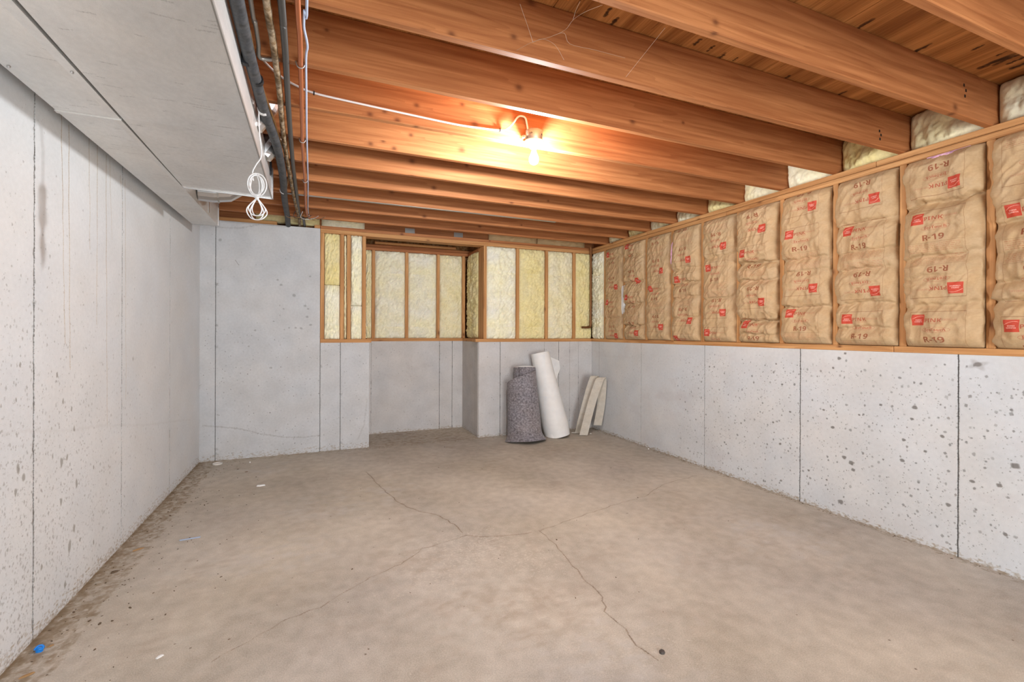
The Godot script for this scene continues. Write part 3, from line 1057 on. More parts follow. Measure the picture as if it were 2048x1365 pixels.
func build_walls() -> void:
	# left: full-height concrete
	var wl := thing("wall_left", "tall white concrete wall with upright form joints and rust runs", "wall", Vector3.ZERO, "", "structure")
	var cuts := [DF, -1.3, -0.362, 0.582, 1.57, 2.512, 3.413, 4.347, DA]
	for i in cuts.size() - 1:
		put("panel", panel(P(XL, 0, cuts[i]), Vector3.FORWARD, cuts[i + 1] - cuts[i], 0, HW, Vector3.RIGHT, cuts[i] - L0, DA - L0, HW, 0.0035), M.wall_left, wl)
	wood(wl, "sill_plate", P(XL - 0.14, HW, DF), P(XL, HJ, DA + 0.15))
	put("rim_board", board(P(XL - 0.2, HJ, DB), P(XL - 0.16, HS, DF)), M.joist[0], wl)
	# behind the camera
	var wf := thing("wall_front", "concrete wall closing the room behind the camera", "wall", Vector3.ZERO, "", "structure")
	put("panel", panel(P(XR + 0.2, 0, DF), Vector3.LEFT, XR - XL + 0.4, 0, HS, Vector3.FORWARD, 0.0, DA - L0, HW, 0.003), M.wall_left, wf)
	# right: low concrete wall carrying a stud wall
	var wr := thing("wall_right", "low pitted concrete wall carrying a stud wall filled with insulation", "wall", Vector3.ZERO, "", "structure")
	cuts = [DA + 0.2, 4.27, 3.34, 2.404, 1.472, 0.537, -0.422, -1.357, DF]
	for i in cuts.size() - 1:
		put("panel", panel(P(XR, 0, cuts[i]), Vector3.BACK, cuts[i] - cuts[i + 1], 0, HL, Vector3.LEFT, DA - cuts[i], DA - R0, HL, 0.0032), M.wall_right, wr)
	var ends := [[DA + 0.14, 3.75], [3.75, 1.79], [1.79, DF]]
	for e in ends:
		wood(wr, "sill_plate", P(XR - 0.004, HL, e[0] - 0.001), P(XR + 0.14, HL + 0.038, e[1] + 0.001))
	for e in [[DA + 0.14, 3.1], [3.1, 0.6], [0.6, DF]]:
		wood(wr, "top_plate", P(XR, HJ - 0.078, e[0] - 0.001), P(XR + 0.14, HJ - 0.0415, e[1] + 0.001))
	for e in [[DA + 0.14, 4.2], [4.2, 1.9], [1.9, DF]]:
		wood(wr, "top_plate", P(XR + 0.009, HJ - 0.0365, e[0] - 0.001), P(XR + 0.14, HJ, e[1] + 0.001))
	for k in range(-9, 10):
		var d := J0 + 0.003 + OC * k
		if d - 0.02 > DF:
			wood(wr, "stud", P(XR, HL + 0.038, d - 0.019), P(XR + 0.14, HJ - 0.0785, d + 0.019))
	put("sheathing", board(P(XR + 0.142, HL, DB + 0.3), P(XR + 0.16, HS, DF - 0.2), 0.0), M.sheathing, wr)
	put("rim_board", board(P(XR + 0.10, HJ, DB), P(XR + 0.14, HS, DF)), M.joist[1], wr)
	# back: full-height concrete on the left, then stud wall on low concrete round an alcove
	var wb := thing("wall_back", "grey concrete and stud back wall with a shallow alcove", "wall", Vector3.ZERO, "", "structure")
	var ul := XA - XL
	put("panel", panel(P(XL - 0.2, 0, DA), Vector3.RIGHT, -0.953 - XL + 0.2, 0, HW, Vector3.BACK, -0.2, ul, HW), M.wall_back, wb)
	put("panel", panel(P(-0.953, 0, DA), Vector3.RIGHT, 0.942, 0, HW, Vector3.BACK, -0.953 - XL, ul, HW), M.wall_back, wb)
	put("panel", panel(P(-0.011, 0, DA), Vector3.RIGHT, 0.2, 0, HL, Vector3.BACK, -0.011 - XL, ul, HW), M.wall_back, wb)
	put("panel", panel(P(0.189, 0, DA), Vector3.RIGHT, XA - 0.189, 0, HL, Vector3.BACK, 0.189 - XL, ul, HW, 0.006, 0.67), M.wall_back, wb)
	var ur := XR - XA
	put("panel", panel(P(XA - 0.2, 0, DB), Vector3.RIGHT, 1.43 - XA + 0.2, 0, HL, Vector3.BACK, -0.2, ur, HL), M.wall_alcove, wb)
	put("panel", panel(P(1.43, 0, DB), Vector3.RIGHT, 0.17, 0, HL, Vector3.BACK, 1.43 - XA, ur, HL), M.wall_alcove, wb)
	put("panel", panel(P(1.60, 0, DB), Vector3.RIGHT, 0.3, 0, HL, Vector3.BACK, 1.60 - XA, ur, HL), M.wall_alcove, wb)
	put("panel", panel(P(XB, 0, DB + 0.1), Vector3.BACK, DB + 0.08 - DA, 0, HL, Vector3.LEFT, 0.3, ur, HL, 0.006), M.wall_alcove, wb)
	put("panel", panel(P(XB + 0.002, 0, DA + 0.0005), Vector3.RIGHT, 2.02 - XB, 0, HL, Vector3.BACK, XB - XA, ur, HL, 0.006), M.wall_alcove, wb)
	put("panel", panel(P(2.022, 0, DA), Vector3.RIGHT, 0.808, 0, HL, Vector3.BACK, 2.02 - XA, ur, HL), M.wall_alcove, wb)
	put("panel", panel(P(2.83, 0, DA), Vector3.RIGHT, XR - 2.83, 0, HL, Vector3.BACK, 2.83 - XA, ur, HL), M.wall_alcove, wb)
	# timber on it
	wood(wb, "sill_plate", P(-0.011, HL, DA - 0.003), P(XA + 0.02, HL + 0.038, DA + 0.14))
	wood(wb, "sill_plate", P(XA + 0.03, HL, DB - 0.003), P(XB + 0.06, HL + 0.038, DB + 0.14))
	wood(wb, "sill_plate", P(XB - 0.036, HL, DA - 0.003), P(XR - 0.006, HL + 0.038, DA + 0.14))
	wood(wb, "sill_plate", P(XB + 0.0, HL, DA + 0.142), P(XB + 0.14, HL + 0.038, DB - 0.005))
	wood(wb, "top_plate", P(-0.011, HJ - 0.080, DA), P(XR - 0.002, HJ - 0.038, DA + 0.14))
	wood(wb, "top_plate", P(-0.011, HJ - 0.0375, DA + 0.018), P(XR - 0.002, HJ - 0.001, DA + 0.10), "joist")
	wood(wb, "sill_plate", P(XL, HW, DA + 0.004), P(-0.42, HJ - 0.001, DA + 0.15))
	wood(wb, "sill_plate", P(-0.07, HW, DA + 0.004), P(-0.014, HJ - 0.001, DA + 0.15))
	for x in [0.008, 0.204, 0.273, 0.430, 2.254, 2.655, 3.058]:
		wood(wb, "stud", P(x - 0.019, HL + 0.038, DA), P(x + 0.019, HJ - 0.081, DA + 0.14))
	wood(wb, "post", P(1.807, HL + 0.038, DA), P(1.845, HJ - 0.081, DA + 0.20))
	for x in [0.596, 1.005, 1.410, 1.757]:
		wood(wb, "stud", P(x - 0.019, HL + 0.038, DB), P(x + 0.019, 2.28, DB + 0.14))
	wood(wb, "top_plate", P(XA, 2.28, DB), P(XB + 0.14, 2.317, DB + 0.14), "joist")
	wood(wb, "top_plate", P(XA, 2.318, DB + 0.01), P(XB + 0.14, 2.355, DB + 0.14), "joist")
	wood(wb, "top_plate", P(XB + 0.07, 2.28, DA + 0.205), P(XB + 0.2, 2.317, DB - 0.002), "joist")
	wood(wb, "batten", P(XA + 0.12, 2.357, DB - 0.03), P(XB - 0.1, 2.385, DB + 0.01))
	put("soffit", board(P(XA - 0.1, 2.44, DA + 0.16), P(XB + 0.2, 2.46, DB + 0.2), 0.0), M.plywood, wb)
	put("sheathing", board(P(XL - 0.2, HL + 0.02, DB + 0.142), P(XR + 0.16, HS, DB + 0.16), 0.0), M.sheathing, wb)
	put("sheathing", board(P(XB + 0.15, HL, DA + 0.142), P(XR + 0.14, HS, DA + 0.16), 0.0), M.sheathing, wb)
	put("sheathing", board(P(-0.2, HL, DA + 0.142), P(XA - 0.055, HS, DA + 0.16), 0.0), M.sheathing, wb)
	put("sheathing", board(P(XA - 0.07, HL, DA + 0.162), P(XA - 0.055, HS, DB + 0.14), 0.0), M.sheathing, wb)
	put("sheathing", board(P(XB + 0.142, HL, DA + 0.21), P(XB + 0.16, HS, DB + 0.14), 0.0), M.sheathing, wb)
	# two sheet-metal hangers on the board over the alcove
	for u in [820.0, 917.0]:
		var q := on_d(u, 462.0 if u < 900.0 else 470.0, DA + 0.10)
		var hg := put("joist_hanger", board(Vector3(q.x - 0.055, HJ + 0.003, -DA - 0.106), Vector3(q.x + 0.055, HJ + 0.07, -DA - 0.102), 0.0), M.galv_dull, wb, Vector3.ZERO, "grey sheet-metal joist hanger")
		put("lip", board(Vector3(q.x - 0.055, HJ + 0.0005, -DA - 0.106), Vector3(q.x + 0.055, HJ + 0.004, -DA - 0.05), 0.0), M.galv, hg)

# ----------------------------------------------------------------------- ceiling
func build_ceiling() -> void:
	var c := thing("ceiling", "open ceiling of orange fir joists under a plywood subfloor", "ceiling", Vector3.ZERO, "", "structure")
	for k in range(-9, 11):
		var d := J0 + OC * k
		wood(c, "joist", P(XL - 0.155, HJ + 0.0005, d), P(XR + 0.099, HS - 0.0005, d + 0.038), "joist", 0.004)
	# plywood sheets, long side across the joists
	var xs := [XL - 0.25, -0.33, 0.89, 2.105, 3.325, XR + 0.2]
	for i in xs.size() - 1:
		var ds := [DF - 0.2, -0.9 + 0.6 * (i % 2), 1.54 + 0.6 * (i % 2), 3.98 + 0.6 * (i % 2), DB + 0.2]
		for j in ds.size() - 1:
			var m := MB.new()
			m.smooth(-1)
			var x0: float = xs[i] + 0.0015
			var x1: float = xs[i + 1] - 0.0015
			var d0: float = ds[j] + 0.001
			var d1: float = ds[j + 1] - 0.001
			var uv := func(x: float, d: float) -> Vector2:
				return Vector2((x - 1.0) / 2.5, (d - 0.5) / 2.5)
			m.quad(P(x0, HS, d1), P(x1, HS, d1), P(x1, HS, d0), P(x0, HS, d0), uv.call(x0, d1), uv.call(x1, d1), uv.call(x1, d0), uv.call(x0, d0))
			var y := HS + 0.018
			m.quad(P(x0, y, d0), P(x1, y, d0), P(x1, y, d1), P(x0, y, d1))
			m.quad(P(x0, HS, d0), P(x1, HS, d0), P(x1, y, d0), P(x0, y, d0))
			m.quad(P(x1, HS, d1), P(x0, HS, d1), P(x0, y, d1), P(x1, y, d1))
			m.quad(P(x1, HS, d0), P(x1, HS, d1), P(x1, y, d1), P(x1, y, d0))
			m.quad(P(x0, HS, d1), P(x0, HS, d0), P(x0, y, d0), P(x0, y, d1))
			put("subfloor_sheet", m.done(), M.plywood, c)
	put("upper_floor", board(P(XL - 0.3, HS + 0.019, DF - 0.3), P(XR + 0.3, HS + 0.05, DB + 0.3), 0.0), M.sheathing, c)
	# black grade marks near two joist ends
	for q in [[1928, 170], [1932, 181], [1930, 192], [1759, 262], [1762, 270], [1760, 278]]:
		var jd := J0 if q[0] > 1850 else J0 + OC
		var p := on_d(float(q[0]), float(q[1]), jd - 0.0004)
		put("grade_mark", board(p + Vector3(-0.006, -0.008, -0.0003), p + Vector3(0.007, 0.007, 0.0003), 0.0), M.dark_metal, c)
	# galvanised strap nailed under one joist
	put("strap", board(P(-0.3, HJ - 0.002, J0 + OC * 7 + 0.002), P(2.2, HJ, J0 + OC * 7 + 0.036), 0.0), M.galv_dull, c, Vector3.ZERO, "dull grey metal strap along a joist")

# ----------------------------------------------------------------------- ducts
func prism(bottom: Array, y0: float, y1: float) -> ArrayMesh:     # four [x, d] corners, counter-clockwise from above
	var m := MB.new()
	m.smooth(-1)
	var lo := bottom.map(func(q): return P(q[0], y0, q[1]))
	var hi := bottom.map(func(q): return P(q[0], y1, q[1]))
	m.quad(lo[3], lo[2], lo[1], lo[0])
	m.quad(hi[0], hi[1], hi[2], hi[3])
	for k in 4:
		var n := (k + 1) % 4
		m.quad(lo[k], lo[n], hi[n], hi[k])
	return m.done()

func build_ducts() -> void:
	var yb := 2.18
	var yt := 2.386
	# wide trunk, very slightly skewed to the room
	var main := thing("trunk_duct", "wide galvanized sheet-metal trunk duct with flat smudged underside under the joists", "duct", Vector3(-0.008, 0, 0))
	var lx := func(d: float) -> float: return lerpf(-0.771, -0.803, (d - 1.5) / 2.05)
	var rx := func(d: float) -> float: return lerpf(-0.279, -0.312, (d - 1.5) / 2.05)
	put("body", prism([[lx.call(-1.9), -1.9], [rx.call(-1.9), -1.9], [rx.call(3.58), 3.58], [lx.call(3.52), 3.52]], yb, yt), M.duct, main)
	# end cap flange and corner cleats
	put("end_flange", prism([[rx.call(3.565) - 0.001, 3.565], [rx.call(3.565) + 0.012, 3.565], [rx.call(3.59) + 0.012, 3.595], [rx.call(3.59) - 0.001, 3.595]], yb - 0.004, yt), M.galv, main)
	put("end_flange", prism([[lx.call(3.52), 3.523], [rx.call(3.58), 3.583], [rx.call(3.58), 3.593], [lx.call(3.52), 3.533]], yb - 0.006, yt), M.galv, main)
	put("seam", prism([[rx.call(-1.9) - 0.001, -1.9], [rx.call(-1.9) + 0.004, -1.9], [rx.call(3.56) + 0.004, 3.56], [rx.call(3.56) - 0.001, 3.56]], yb - 0.002, yb + 0.012), M.galv_dull, main)
	# two round take-offs rising between joists
	for d in [2.72, 3.16]:
		put("takeoff_collar", tube(spline([P(-0.33, 2.33, d), P(-0.285, 2.40, d), P(-0.25, 2.48, d), P(-0.245, 2.60, d)], 2), 0.062, 14, true), M.galv, main, Vector3.ZERO, "shiny round take-off collar")
	put("hanger_bracket", board(P(rx.call(3.45), 2.30, 3.44), P(rx.call(3.45) + 0.012, 2.386, 3.47), 0.0), M.dark_metal, main)
	# narrow duct between the trunk and the wall
	var nar := thing("branch_duct", "narrow galvanized duct running between the wide trunk and left concrete wall", "duct", Vector3(-0.009, 0, 0))
	var nr := func(d: float) -> float: return lerpf(-0.789, -0.819, (d - 1.73) / 2.96)
	put("body", prism([[-1.013, 2.533], [nr.call(2.533), 2.538], [nr.call(4.69), 4.69], [-1.011, 4.71]], yb, yt), M.duct, nar)
	put("body", prism([[-1.013, -1.9], [nr.call(-1.9), -1.9], [nr.call(2.53), 2.532], [-1.013, 2.527]], yb + 0.001, yt), M.duct, nar)
	put("cleat", prism([[-1.016, 2.515], [nr.call(2.53) + 0.002, 2.521], [nr.call(2.53) + 0.002, 2.546], [-1.016, 2.540]], yb - 0.004, yt), M.duct, nar)
	put("end_flange", prism([[-1.012, 4.70], [nr.call(4.69) + 0.006, 4.685], [nr.call(4.69) + 0.006, 4.705], [-1.012, 4.72]], yb - 0.003, yt), M.galv, nar)
	put("hanger_strap", board(P(nr.call(4.3), 2.20, 4.29), P(nr.call(4.3) + 0.003, 2.386, 4.315), 0.0), M.galv, nar)
	put("screw", chip(Vector3(0.012, 0.006, 0.012), 4, 0.1), M.galv, nar).transform = Transform3D(Basis(Vector3.RIGHT, PI), P(-0.995, yb, 2.17))
	put("screw", chip(Vector3(0.012, 0.006, 0.012), 5, 0.1), M.galv, nar).transform = Transform3D(Basis(Vector3.RIGHT, PI), P(-0.81, yb, 2.13))
	# elbow leaving the narrow duct behind the trunk's end
	var el := put("elbow", tube(PackedVector3Array([P(-0.812, 2.285, 3.96), P(-0.72, 2.285, 3.97), P(-0.64, 2.30, 3.98), P(-0.58, 2.345, 3.985), P(-0.55, 2.42, 3.99), P(-0.545, 2.60, 3.99)]), 0.078, 16, true), M.galv, nar, Vector3.ZERO, "shiny ribbed round elbow")
	put("clamp", tube(PackedVector3Array([P(-0.70, 2.287, 3.972), P(-0.69, 2.288, 3.973)]), 0.082, 16, true), M.galv_dull, el)

# ----------------------------------------------------------------------- pipes and cables under the joists
func line_thing(called: String, pts: Array, r: float, mat: Material, label: String, category: String, sides := 10, per := 5) -> Node3D:
	var t := thing(called, label, category)
	put("run", tube(spline(pts, per), r, sides), mat, t)
	return t

func build_lines() -> void:
	var k := 0.3516
	var z := func(a: float, b: float, y: float) -> Vector3: return on_y(a * k, b * k, y)
	# fat black insulated line hugging the duct, dropping behind the back wall's plate
	var pts := [P(-0.235, 2.352, -1.8), P(-0.24, 2.352, 0.5)]
	for q in [[1345, 0], [1400, 250], [1450, 440], [1505, 640], [1575, 830], [1608, 1000], [1618, 1130]]:
		pts.append(z.call(float(q[0]), float(q[1]), 2.345))
	pts.append(P(-0.30, 2.358, 4.9))
	pts.append(P(-0.315, 2.362, 5.2))
	pts.append(P(-0.315, 2.362, 5.42))
	var foam := line_thing("insulated_pipe", pts, 0.024, M.foam, "fat black foam-insulated pipe running beside the wide duct", "pipe", 12)
	for q in [[1400, 335], [1462, 455], [1497, 625], [1612, 1085]]:
		var c: Vector3 = z.call(float(q[0]), float(q[1]), 2.345)
		put("tape_band", tube(PackedVector3Array([c + Vector3(0, 0, 0.012), c - Vector3(0, 0, 0.012)]), 0.0255, 12), M.white_wire if q[1] == 625 or q[1] == 1085 else M.dark_metal, foam)
	# tan wire tied to it
	pts = [P(-0.20, 2.372, -1.8), P(-0.205, 2.372, 0.6)]
	for q in [[1378, 0], [1425, 200], [1462, 400], [1500, 520], [1560, 690], [1595, 800], [1632, 900], [1640, 1020], [1618, 1130], [1640, 1215]]:
		pts.append(z.call(float(q[0]), float(q[1]), 2.378))
	line_thing("thermostat_wire", pts, 0.0055, M.tan_wire, "thin tan wire strung along the fat black pipe", "wire", 6)
	# grey-brown cable pair
	pts = [P(-0.17, 2.378, -1.8), P(-0.175, 2.378, 0.6)]
	for q in [[1425, 0], [1450, 120], [1470, 250], [1480, 330]]:
		pts.append(z.call(float(q[0]), float(q[1]), 2.378))
	pts.append(P(-0.165, 2.380, 2.14))
	line_thing("metal_cable", pts, 0.008, M.galv_dull, "grey armoured cable turning up beside the tan wire", "cable", 8)
	# old brown cable and black pipe
	pts = [P(-0.15, 2.37, -1.8), P(-0.155, 2.37, 0.6)]
	for q in [[1515, 0], [1548, 200], [1565, 330], [1590, 520], [1605, 700], [1625, 860], [1650, 1000], [1672, 1120], [1698, 1225]]:
		pts.append(z.call(float(q[0]), float(q[1]), 2.370))
	pts.append(P(-0.20, 2.372, 4.98))
	pts.append(P(-0.215, 2.372, 5.40))
	line_thing("old_cable", pts, 0.013, M.old_cable, "weathered brown cable between the black pipe and the copper pipe", "cable", 10)
	pts = [P(-0.105, 2.374, -1.8), P(-0.11, 2.374, 0.6)]
	for q in [[1600, 0], [1612, 150], [1625, 330], [1640, 600], [1655, 800], [1668, 950], [1690, 1120], [1706, 1225]]:
		pts.append(z.call(float(q[0]), float(q[1]), 2.374))
	pts.append(P(-0.165, 2.374, 4.98))
	pts.append(P(-0.165, 2.374, 5.40))
	line_thing("black_pipe", pts, 0.0125, M.black_iron, "slim straight black pipe running under joists beside the copper pipe", "pipe", 12)
	# copper pipe with straps
	pts = [P(-0.055, 2.378, -1.8), P(-0.06, 2.378, 0.6)]
	for q in [[1692, 0], [1705, 200], [1710, 400], [1718, 700], [1722, 850], [1735, 1030], [1742, 1190]]:
		pts.append(z.call(float(q[0]), float(q[1]), 2.378))
	pts.append(P(-0.115, 2.380, 4.98))
	var cop := line_thing("copper_pipe", pts, 0.0095, M.copper, "bright copper pipe strapped along the undersides of the joists", "pipe", 10)
	for q in [[1709, 370], [1720, 800], [1735, 1030]]:
		var c2: Vector3 = z.call(float(q[0]), float(q[1]), 2.378)
		put("pipe_strap", tube(spline([c2 + Vector3(-0.018, 0.012, 0), c2 + Vector3(-0.011, -0.008, 0), c2 + Vector3(0, -0.013, 0), c2 + Vector3(0.011, -0.008, 0), c2 + Vector3(0.018, 0.012, 0)], 4), 0.0025, 6), M.galv_dull, cop)
	# pale blue-grey cable
	pts = [P(-0.03, 2.384, -1.8), P(-0.03, 2.384, 0.6)]
	for q in [[1745, 0], [1732, 60], [1728, 150], [1742, 220], [1748, 270], [1740, 330], [1742, 540], [1744, 760], [1748, 900], [1752, 1050], [1752, 1200]]:
		pts.append(z.call(float(q[0]), float(q[1]), 2.384))
	pts.append(P(-0.11, 2.384, 4.95))
	pts.append(P(-0.13, 2.385, 5.0))
	line_thing("data_cable", pts, 0.0048, M.blue_wire, "thin wavy pale blue-grey cable beside the copper pipe", "cable", 6)
	# thin loose wires in a tangle over the back wall
	for s in 4:
		var a := Vector3(-0.30 + 0.06 * s, 2.345, -4.86)
		line_thing("loose_wire", [a + Vector3(0.02, 0.006, 0.25), a + Vector3(0.0, -0.012, 0.1), a + Vector3(0.05, 0.0, -0.02), a + Vector3(0.11, 0.012, 0.0), a + Vector3(0.15, 0.014, 0.1)], 0.0028, [M.tan_wire, M.dark_metal, M.white_wire, M.old_cable][s],
			["thin tan loose wire", "thin black loose wire", "thin white loose wire", "thin brown loose wire"][s] + " looped at the pipes' far end over the concrete wall", "wire", 5)
	# lamp cable stapled to the joist that carries the lamp
	var df := J0 + OC * 3 - 0.0055
	var lp := []
	for q in [[505, 92], [520, 112], [535, 130], [560, 152], [590, 170], [628, 186], [700, 203], [805, 226], [908, 248], [960, 256], [1000, 260.5], [1015, 257], [1028, 244], [1036, 234], [1044, 232.5], [1051, 237], [1054, 250], [1056, 262]]:
		lp.append(on_d(float(q[0]), float(q[1]), df - (0.012 if q[0] > 1010 or q[0] < 540 else 0.0)))
	var lc := line_thing("lamp_cable", lp, 0.0055, M.white_wire, "white cable sagging along a lit joist and looping into the lamp box", "cable", 8)
	for q in [[628, 186.5], [1000, 260.5]]:
		var c3 := on_d(float(q[0]), float(q[1]), df)
		put("staple", board(c3 + Vector3(-0.003, -0.009, -0.004), c3 + Vector3(0.003, 0.009, 0.007), 0.001), M.dark_metal, lc)
	# hank of white cord hanging from the duct
	var hk := thing("cord_hank", "hank of white cord hanging below the edge of the wide duct", "cord")
	var top := on_d(505, 345, 2.545)
	var tie := on_d(514, 396, 2.545)
	var foot := on_d(512, 441, 2.545)
	put("tail", tube(spline([on_y(517, 205, 2.384), on_d(519, 265, 2.535), on_d(523, 310, 2.545), on_d(512, 330, 2.545), top, on_d(507, 362, 2.545)], 6), 0.0028, 6), M.white_wire, hk)
	for s in 5:
		var wv := 0.022 + 0.005 * s
		var ctr := (top + tie) * 0.5 + Vector3(0.003 * s, 0.0, 0.006 * (s - 2))
		var loop := []
		for n in 15:
			var a := TAU * n / 14.0
			loop.append(ctr + Vector3(sin(a) * wv * (0.85 + 0.1 * sin(s * 2.0)), cos(a) * (0.052 + 0.006 * sin(s * 1.7)), 0.006 * sin(a * 2.0 + s)))
		put("loop", tube(spline(loop, 3), 0.0028, 6), M.white_wire, hk)
	for s in 4:
		var wv2 := 0.020 + 0.007 * s
		var lg := (tie.y - foot.y) * (0.8 + 0.09 * ((s * 2) % 4))
		put("loop", tube(spline([tie, tie + Vector3(-wv2, -lg * 0.55, 0.004 * s), tie + Vector3(-wv2 * 0.7, -lg * 0.9, 0), tie + Vector3(0, -lg, 0.004), tie + Vector3(wv2 * 0.7, -lg * 0.9, 0.004), tie + Vector3(wv2, -lg * 0.55, -0.004 * s), tie], 5), 0.0028, 6), M.white_wire, hk)
	put("tie", tube(PackedVector3Array([tie + Vector3(0, 0.012, 0), tie + Vector3(0, -0.010, 0)]), 0.0085, 8), M.white_wire, hk)
	# copper pipe in the corner of the stud wall
	var cp := thing("corner_pipe", "old brown copper pipe upright in the corner of the stud walls", "pipe")
	var x := 3.272
	put("riser", tube(spline([P(x, HJ - 0.005, DA - 0.058), P(x, 2.0, DA - 0.058), P(x, 1.40, DA - 0.058), P(x - 0.012, 1.345, DA - 0.058), P(x - 0.05, 1.335, DA - 0.056), P(x - 0.13, 1.335, DA - 0.05)], 4), 0.0145, 12), M.old_copper, cp)
	put("elbow", tube(spline([P(x, 1.42, DA - 0.058), P(x, 1.375, DA - 0.058), P(x - 0.010, 1.345, DA - 0.058), P(x - 0.045, 1.335, DA - 0.056)], 4), 0.018, 12), M.old_copper, cp)

# ----------------------------------------------------------------------- insulation
func build_batts() -> void:
	var y0 := HL + 0.039
	var hh := HJ - 0.0795 - y0
	# print[i]: height of the red badge; creases: [height above floor, depth]
	var bays := {
		-1: [1.90, 0.050, 0.020, [[1.854, 0.025], [1.70, 0.012], [1.545, 0.02], [1.442, 0.02]], "tan paper-faced insulation batt at the foot of the last bay before the room's near end"],
		0: [1.94, 0.052, 0.016, [[2.03, 0.032], [1.715, 0.016], [1.60, 0.008], [1.43, 0.012]], ""],
		1: [1.956, 0.046, 0.014, [[1.998, 0.016], [1.81, 0.012], [1.69, 0.014], [1.468, 0.016], [1.305, 0.014]], ""],
		2: [2.009, 0.046, 0.014, [[1.822, 0.018], [1.73, 0.01], [1.466, 0.02]], ""],
		3: [1.932, 0.054, 0.018, [[1.85, 0.036], [1.70, 0.018], [1.374, 0.032], [1.26, 0.016]], ""],
		4: [1.863, 0.036, 0.010, [[1.96, 0.012], [1.58, 0.01]], ""],
		5: [1.80, 0.040, 0.010, [[1.90, 0.012], [1.76, 0.028], [1.62, 0.016], [1.42, 0.01]], ""],
		6: [1.742, 0.034, 0.010, [[1.72, 0.01]], ""],
		7: [1.678, 0.036, 0.006, [[2.15, 0.012], [1.85, 0.02], [1.60, 0.02], [1.35, 0.024]], ""],
		8: [1.644, 0.030, 0.006, [[2.2, 0.012], [1.75, 0.012], [1.45, 0.01]], ""],
	}
	var order := ["first", "second", "third", "fourth", "fifth", "sixth", "seventh", "eighth", "ninth", "tenth"]
	var notes := {8: "crumpled at top", 7: "badly wrinkled", 6: "rather smooth", 5: "creased at mid height", 4: "flat and smooth", 3: "folded into fat rolls", 2: "with few folds", 1: "with sagging folds", 0: "deeply folded near its top", -1: "loosely folded"}
	for b: int in bays:
		var s: Array = bays[b]
		var d := J0 + 0.003 + OC * (b + 0.5)
		var cr := []
		for c in s[3]:
			cr.append([c[0] - y0, c[1] * 1.25])
		var voff: float = (s[0] - y0) / 0.593 + 0.092
		var t := thing("insulation_batt", "printed tan paper-faced batt, %s from the corner pipe, %s" % [order[8 - b], notes[b]], "insulation", P(XR, y0, d), "printed paper-faced batts in the right stud wall")
		t.rotation.y = -PI / 2
		put("facing", batt(OC - 0.040, hh, 0.138, s[1] * 1.35, cr, s[2] * 1.3, 40 + b * 3, 0.019 if b in [3, 7] else 0.012, true, voff), M.kraft, t)
		if b in [5, 0]:
			# pink fibreglass showing at a torn edge
			var pk := batt(0.022 if b == 5 else 0.20, 0.30 if b == 5 else 0.03, 0.01, 0.02, [], 0.0, 5, 0.004, false)
			put("exposed_fiberglass", pk, M.pink, t, Vector3(-0.186, 0.72, 0.012) if b == 5 else Vector3(0.03, hh - 0.035, 0.035), "pink fibreglass at a torn edge")
		if b in [7, 8]:
			put("torn_flange", batt(0.012, 0.34, 0.004, 0.010, [], 0.0, 8 + b, 0.003, true), M.white_scrap, t, Vector3(0.18 if b == 8 else -0.19, 0.30, 0.010), "pale inner side of a curled paper flange")
	# narrow bay in the corner, no paper
	var g := "unfaced yellow batts in the back stud wall"
	var yb := func(called: String, at: Vector3, w: float, h: float, sd: int, mat: int, label: String, turn := 0.0, bulge := 0.022, creases := []) -> void:
		var t := thing(called, label, "insulation", at, g)
		t.rotation.y = turn
		put("fiberglass", batt(w - 0.004, h, 0.12, bulge, creases, 0.004, sd, 0.020, false), M.fluff[mat], t)
	yb.call("fiberglass_batt", P(XR, y0, (J0 + 0.003 + OC * 9 + 0.019 + DA) * 0.5), DA - (J0 + 0.003 + OC * 9 + 0.019) - 0.005, hh, 801, 2, "narrow pale yellow batt between the corner pipe and the first printed batt", -PI / 2)
	# C: right part of the back wall
	var hb := HJ - 0.082 - y0
	var cs := [1.845, 2.235, 2.273, 2.636, 2.674, 3.039, 3.077, XR - 0.004]
	var cl := ["pale yellow batt just right of the thick post, bulging at its foot", "deep yellow streaked batt, third bay from the corner pipe", "cream batt with a curled top, second bay from the corner pipe", "ragged yellow batt directly behind the corner pipe"]
	for k in 4:
		yb.call("fiberglass_batt", P((cs[k * 2] + cs[k * 2 + 1]) * 0.5, y0, DA), cs[k * 2 + 1] - cs[k * 2], hb, 820 + k, [2, 1, 0, 1][k], cl[k], 0.0, 0.016 if k == 3 else 0.022, [[0.20, 0.02]] if k == 0 else [[0.30, 0.014]])
	# A: left part
	var as_ := [[0.027, 0.185, 0.0, 0.575, 2, "lower cream batt in the leftmost bay next to the grey concrete, balled at its foot"], [0.027, 0.185, 0.577, hb - 0.577, 1, "upper yellow batt in the leftmost bay next to the grey concrete"], [0.292, 0.411, 0.0, 0.36, 2, "short white lower batt between the twin studs and the alcove edge"], [0.292, 0.411, 0.362, hb - 0.362, 2, "tall narrow cream batt between the twin studs and the alcove edge"], [0.223, 0.254, 0.0, hb, 0, "sliver of yellow fibreglass squeezed between the twin studs"]]
	for k in as_.size():
		var a: Array = as_[k]
		yb.call("fiberglass_batt", P((a[0] + a[1]) * 0.5, y0 + a[2], DA + (0.03 if k == 4 else 0.0)), a[1] - a[0], a[3], 840 + k, a[4], a[5], 0.0, 0.012 if k == 4 else 0.020, [[0.09, 0.03]] if k == 0 else [])
	# alcove back wall
	var bs := [0.496, 0.577, 0.615, 0.986, 1.024, 1.391, 1.429, 1.738]
	var bl := ["narrow shaded yellow batt at the alcove's hidden left edge", "broad cream batt, widest in the alcove", "cream batt in the middle of the alcove", "yellower batt at the alcove's right, beside its side wall"]
